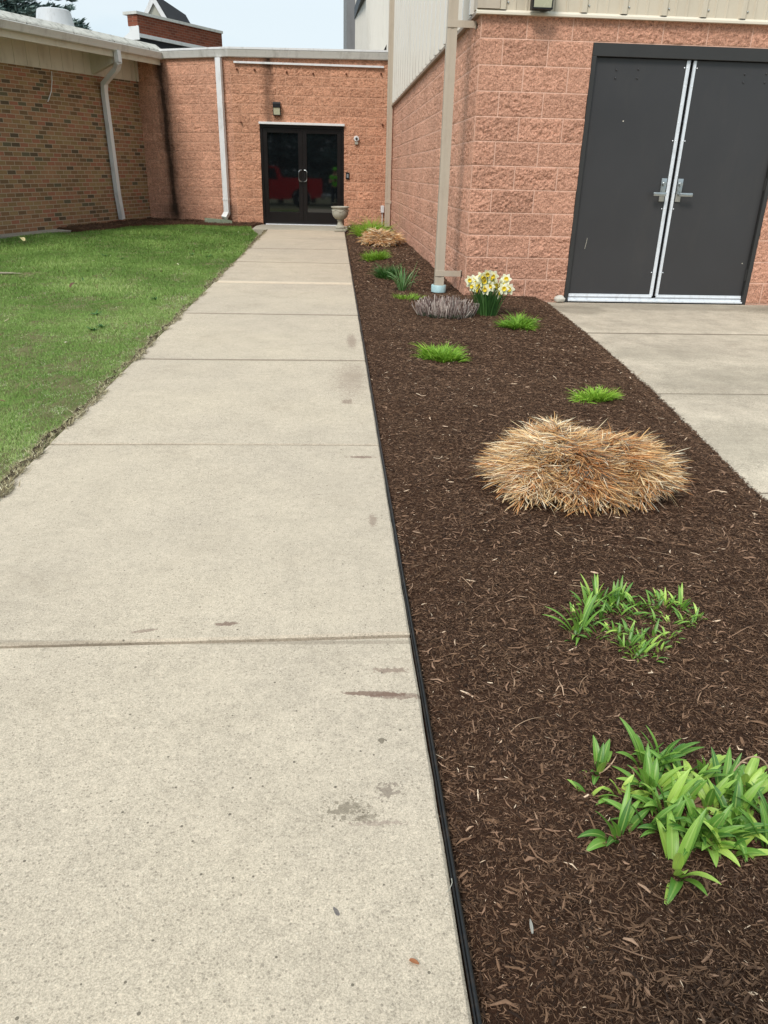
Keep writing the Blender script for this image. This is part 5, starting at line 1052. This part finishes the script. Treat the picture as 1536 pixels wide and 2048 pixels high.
# bare sandy patch in the lawn
b = B(); bmesh.ops.create_circle(b.bm, cap_ends=True, segments=40, radius=1.0)
for v in b.bm.verts: a = math.atan2(v.co.y, v.co.x); k = 1+.25*math.sin(3*a)+.15*math.sin(7*a+1); v.co = Vector((v.co.x*.38*k, v.co.y*.11*k, 0))
o = b.done('sand_patch', soil('pale_sand', s2l(150, 138, 116), s2l(190, 178, 154))); o.location = (-3.95, 9.08, .006); tag(o, kind='structure')

# ------------------------------------------------------------------ BEHIND THE CAMERA, mirrored in the dark glass doors, plus added spruces
def pickup():
    t = thing('pickup_truck', 'red pickup truck mirrored in the dark glass doors', 'truck', (-3.3, -5.2, 0))
    RED = worn('red_car_paint', s2l(206, 26, 28), rough=.25, spec=.5, amp=.04, scale=2); TY = BLACK
    def arch(cx, r=.46, n=9): return [(cx+r*math.cos(PI*k/(n-1)), .42+r*math.sin(PI*k/(n-1))) for k in range(n)]
    prof = [(2.75, .50)]+arch(1.75)+[(1.2, .38), (-1.1, .38)]+arch(-1.65)+[(-2.75, .42), (-2.80, .95), (-2.55, 1.12), (-1.30, 1.20), (-.62, 1.78), (.62, 1.80), (.80, 1.32), (2.74, 1.30)]
    b = B(); b.prism(prof, -.93, .93, 'y'); b.done('body', RED, t)
    b = B(); b.prism([(-1.12, 1.24), (-.58, 1.70), (.0, 1.72), (.0, 1.24)], -.945, .945, 'y'); b.prism([(.06, 1.24), (.06, 1.72), (.56, 1.72), (.68, 1.24)], -.945, .945, 'y'); b.done('side_window', BLACK, t)
    b = B(); b.box((.95, -.80, 1.301), (2.66, .80, 1.315)); b.done('bed_cover', BLACK, t)
    for x in (1.75, -1.65):
        for y in (-.84, .84):
            b = B(); M_ = Matrix.Translation((x, y, .38)) @ Matrix.Rotation(PI/2, 4, 'X')
            b.lathe([(.22, -.12), (.36, -.12), (.385, -.09), (.385, .09), (.36, .12), (.22, .12)], n=32); wh = b.done('wheel', TY, t, smooth=True, M4=M_)
            b = B(); b.lathe([(.05, -.125), (.215, -.115), (.215, .115), (.05, .125)], n=20); b.done('rim', STEEL, wh, M4=M_)
    for x in (-2.84, 2.78): b = B(); b.box((x-.09, -.94, .42), (x+.09, .94, .62), .03); b.done('bumper', STEEL, t)
    for y in (-.78, .78):
        b = B(); b.box((2.745, y-.09, .95), (2.775, y+.09, 1.22), .01); b.done('tail_light', worn('red_lens', s2l(150, 10, 10), rough=.2), t)
        b = B(); b.box((-2.82, y-.13, .80), (-2.78, y+.13, .98), .01); b.done('headlight', LENS, t)
    b = B(); b.box((.0, .9305, 1.0), (.14, .955, 1.03), .005); b.done('door_handle', STEEL, t)
pickup()
def skin(name, verts, edges, radii, mat, parent=None, sub=2, root=0):
    me = bpy.data.meshes.new(name); me.from_pydata(verts, edges, []); o = link(name, me, mat, parent)
    mo = o.modifiers.new('skin', 'SKIN'); mo.use_smooth_shade = True
    for i, r in enumerate(radii): me.skin_vertices[0].data[i].radius = (r, r) if not isinstance(r, tuple) else r; me.skin_vertices[0].data[i].use_root = (i == root)
    o.modifiers.new('sub', 'SUBSURF').levels = sub; o.modifiers['sub'].render_levels = sub; return o
def person():
    t = thing('person', 'person in bright green shirt and cap holding a phone, mirrored in the glass doors', 'person', (.06, -.42, 0))
    SK = worn('skin', s2l(196, 150, 124), rough=.6, amp=.05); GR = worn('bright_green_cotton', s2l(120, 232, 40), rough=.8, amp=.08); NV = worn('dark_trousers', s2l(34, 38, 50), rough=.85, amp=.1)
    V = [(0, 0, .90), (0, 0, 1.05), (0, .01, 1.22), (0, .0, 1.34), (0, .01, 1.43), (0, .03, 1.50), (0, .035, 1.58),
         (.09, 0, .86), (.10, .02, .48), (.11, -.01, .10), (.11, .14, .04), (-.09, 0, .86), (-.10, .0, .48), (-.11, -.02, .10), (-.11, .13, .04),
         (.17, 0, 1.33), (.24, .06, 1.10), (.12, .24, 1.16), (.06, .29, 1.18), (-.17, 0, 1.33), (-.24, .06, 1.10), (-.12, .24, 1.16), (-.06, .29, 1.18)]
    E = [(0, 1), (1, 2), (2, 3), (3, 4), (4, 5), (5, 6), (0, 7), (7, 8), (8, 9), (9, 10), (0, 11), (11, 12), (12, 13), (13, 14), (3, 15), (15, 16), (16, 17), (17, 18), (3, 19), (19, 20), (20, 21), (21, 22)]
    Rr = [.13, .13, .15, .12, .055, .085, .075, .09, .06, .042, .035, .09, .06, .042, .035, .062, .045, .032, .026, .062, .045, .032, .026]
    body = skin('body', V, E, Rr, SK, t)
    skin('shirt', [V[i] for i in (0, 1, 2, 3)]+[(0, .005, 1.39)]+[V[15], (.215, .035, 1.20), V[19], (-.215, .035, 1.20)], [(0, 1), (1, 2), (2, 3), (3, 4), (3, 5), (5, 6), (3, 7), (7, 8)], [.15, .15, .168, .14, .075, .078, .07, .078, .07], GR, t)
    skin('trousers', [(0, 0, .93)]+[V[i] for i in (7, 8, 9, 11, 12, 13)], [(0, 1), (1, 2), (2, 3), (0, 4), (4, 5), (5, 6)], [.145, .105, .078, .062, .105, .078, .062], NV, t)
    for s in (1, -1):
        for k in range(4): skin('finger', [(.055*s, .30, 1.20-.016*k), (.035*s, .325, 1.205-.016*k), (.012*s, .335, 1.205-.016*k)], [(0, 1), (1, 2)], [.009, .008, .006], SK, body, 1)
        skin('thumb', [(.06*s, .285, 1.19), (.05*s, .29, 1.225), (.03*s, .30, 1.245)], [(0, 1), (1, 2)], [.011, .010, .008], SK, body, 1)
        b = B(); bmesh.ops.create_uvsphere(b.bm, u_segments=10, v_segments=8, radius=.010, matrix=Matrix.Translation((.030*s, .115, 1.555))); b.done('eye', BLACK, body, smooth=True)
        skin('ear', [(.078*s, .03, 1.565), (.084*s, .022, 1.535)], [(0, 1)], [.014, .010], SK, body, 1)
        b = B(); b.box((s*.11-.045, -.07, .0), (s*.11+.045, .20, .075), .03); b.done('shoe', BLACK, t, smooth=True)
    skin('nose', [(0, .108, 1.55), (0, .128, 1.525)], [(0, 1)], [.010, .013], SK, body, 1)
    b = B(); b.box((-.022, .108, 1.487), (.022, .118, 1.494), .003); b.done('mouth', worn('lips', s2l(160, 96, 86)), body)
    b = B(); b.lathe([(.098, 1.585), (.098, 1.62), (.08, 1.665), (.03, 1.69), (.002, 1.692)], (0, .03, 0), n=24); b.box((-.07, .10, 1.585), (.07, .20, 1.597), .005); b.done('cap', GR, t, smooth=True)
    b = B(); b.box((-.038, .3365, 1.115), (.038, .3445, 1.26), .004); o = b.done('phone', BLACK); o.location = (.06, -.42, 0); tag(o, 'dark phone held up by the person mirrored in the glass doors', 'phone')
person()
for i, (x, y) in enumerate([(-13, -24), (-8.3, -22.5), (-3.8, -24.5), (.4, -22), (4.6, -24.5), (9.5, -23), (-10.5, -30), (-6, -31), (-1.6, -30), (2.5, -31), (7, -30)]):  # spruces added out of view to keep sky reflection off the glass
    if i == 0: st0 = spruce(x, y, 11.5, 4.4, 'added spruce behind the red truck, blocking the sky reflection in the glass', 'added spruces that darken the glass doors', n=16000)
    else:
        c_ = st0.copy(); COL.objects.link(c_); c_.location = (x, y, 0); c_.rotation_euler = (0, 0, i*1.1)
        for ch in list(st0.children): d_ = ch.copy(); COL.objects.link(d_); d_.parent = c_
# scattered bits on the lawn: bleached clippings and dry leaf scraps
r = np.random.RandomState(12); n = 260; y = 2.9+13*r.rand(n)**1.3; x = -1.5-4.2*r.rand(n); k = poly_in(x, y, lawn_poly); x, y = x[k], y[k]; n = len(x)
tag(blade_obj('lawn_litter', [blades(np.stack([x, y, lawn_z(x, y)+.022+.01*r.rand(n)], 1), r.rand(n)*6.28, np.full(n, 1.3), r.randn(n)*.4, .02+.05*r.rand(n)**2, .005+.014*r.rand(n)**2, 4, 'lance', 3, rnd=r.rand(n))],
    leaf_mat('leaf_scrap', [(0, s2l(96, 72, 52)), (.4, s2l(150, 124, 92)), (1, s2l(226, 216, 188))], rough=.9, rib=0, trans=.1)), 'bleached clippings and dry leaf scraps scattered over the lawn', 'leaf litter', kind='stuff')
# broad-leaved weeds in the turf
parts = []
for i in range(16):
    yy_ = 3.2+9*r.rand(); xx_ = -1.6-min(.42*yy_-.3, 3.6)*r.rand(); m = 9; P = np.stack([np.full(m, xx_), np.full(m, yy_), np.full(m, float(lawn_z(np.array(xx_), np.array(yy_)))+.004)], 1)
    parts.append(blades(P, r.rand(m)*6.28, .9+.4*r.rand(m), .4*r.rand(m), .04+.04*r.rand(m), .014+.008*r.rand(m), 5, 'lance', 3, .1, rnd=.2+.6*r.rand(m)))
tag(blade_obj('lawn_weeds', parts, DEEP), 'flat dark rosettes of broad-leaved weeds growing in the lawn', 'weeds', kind='stuff')
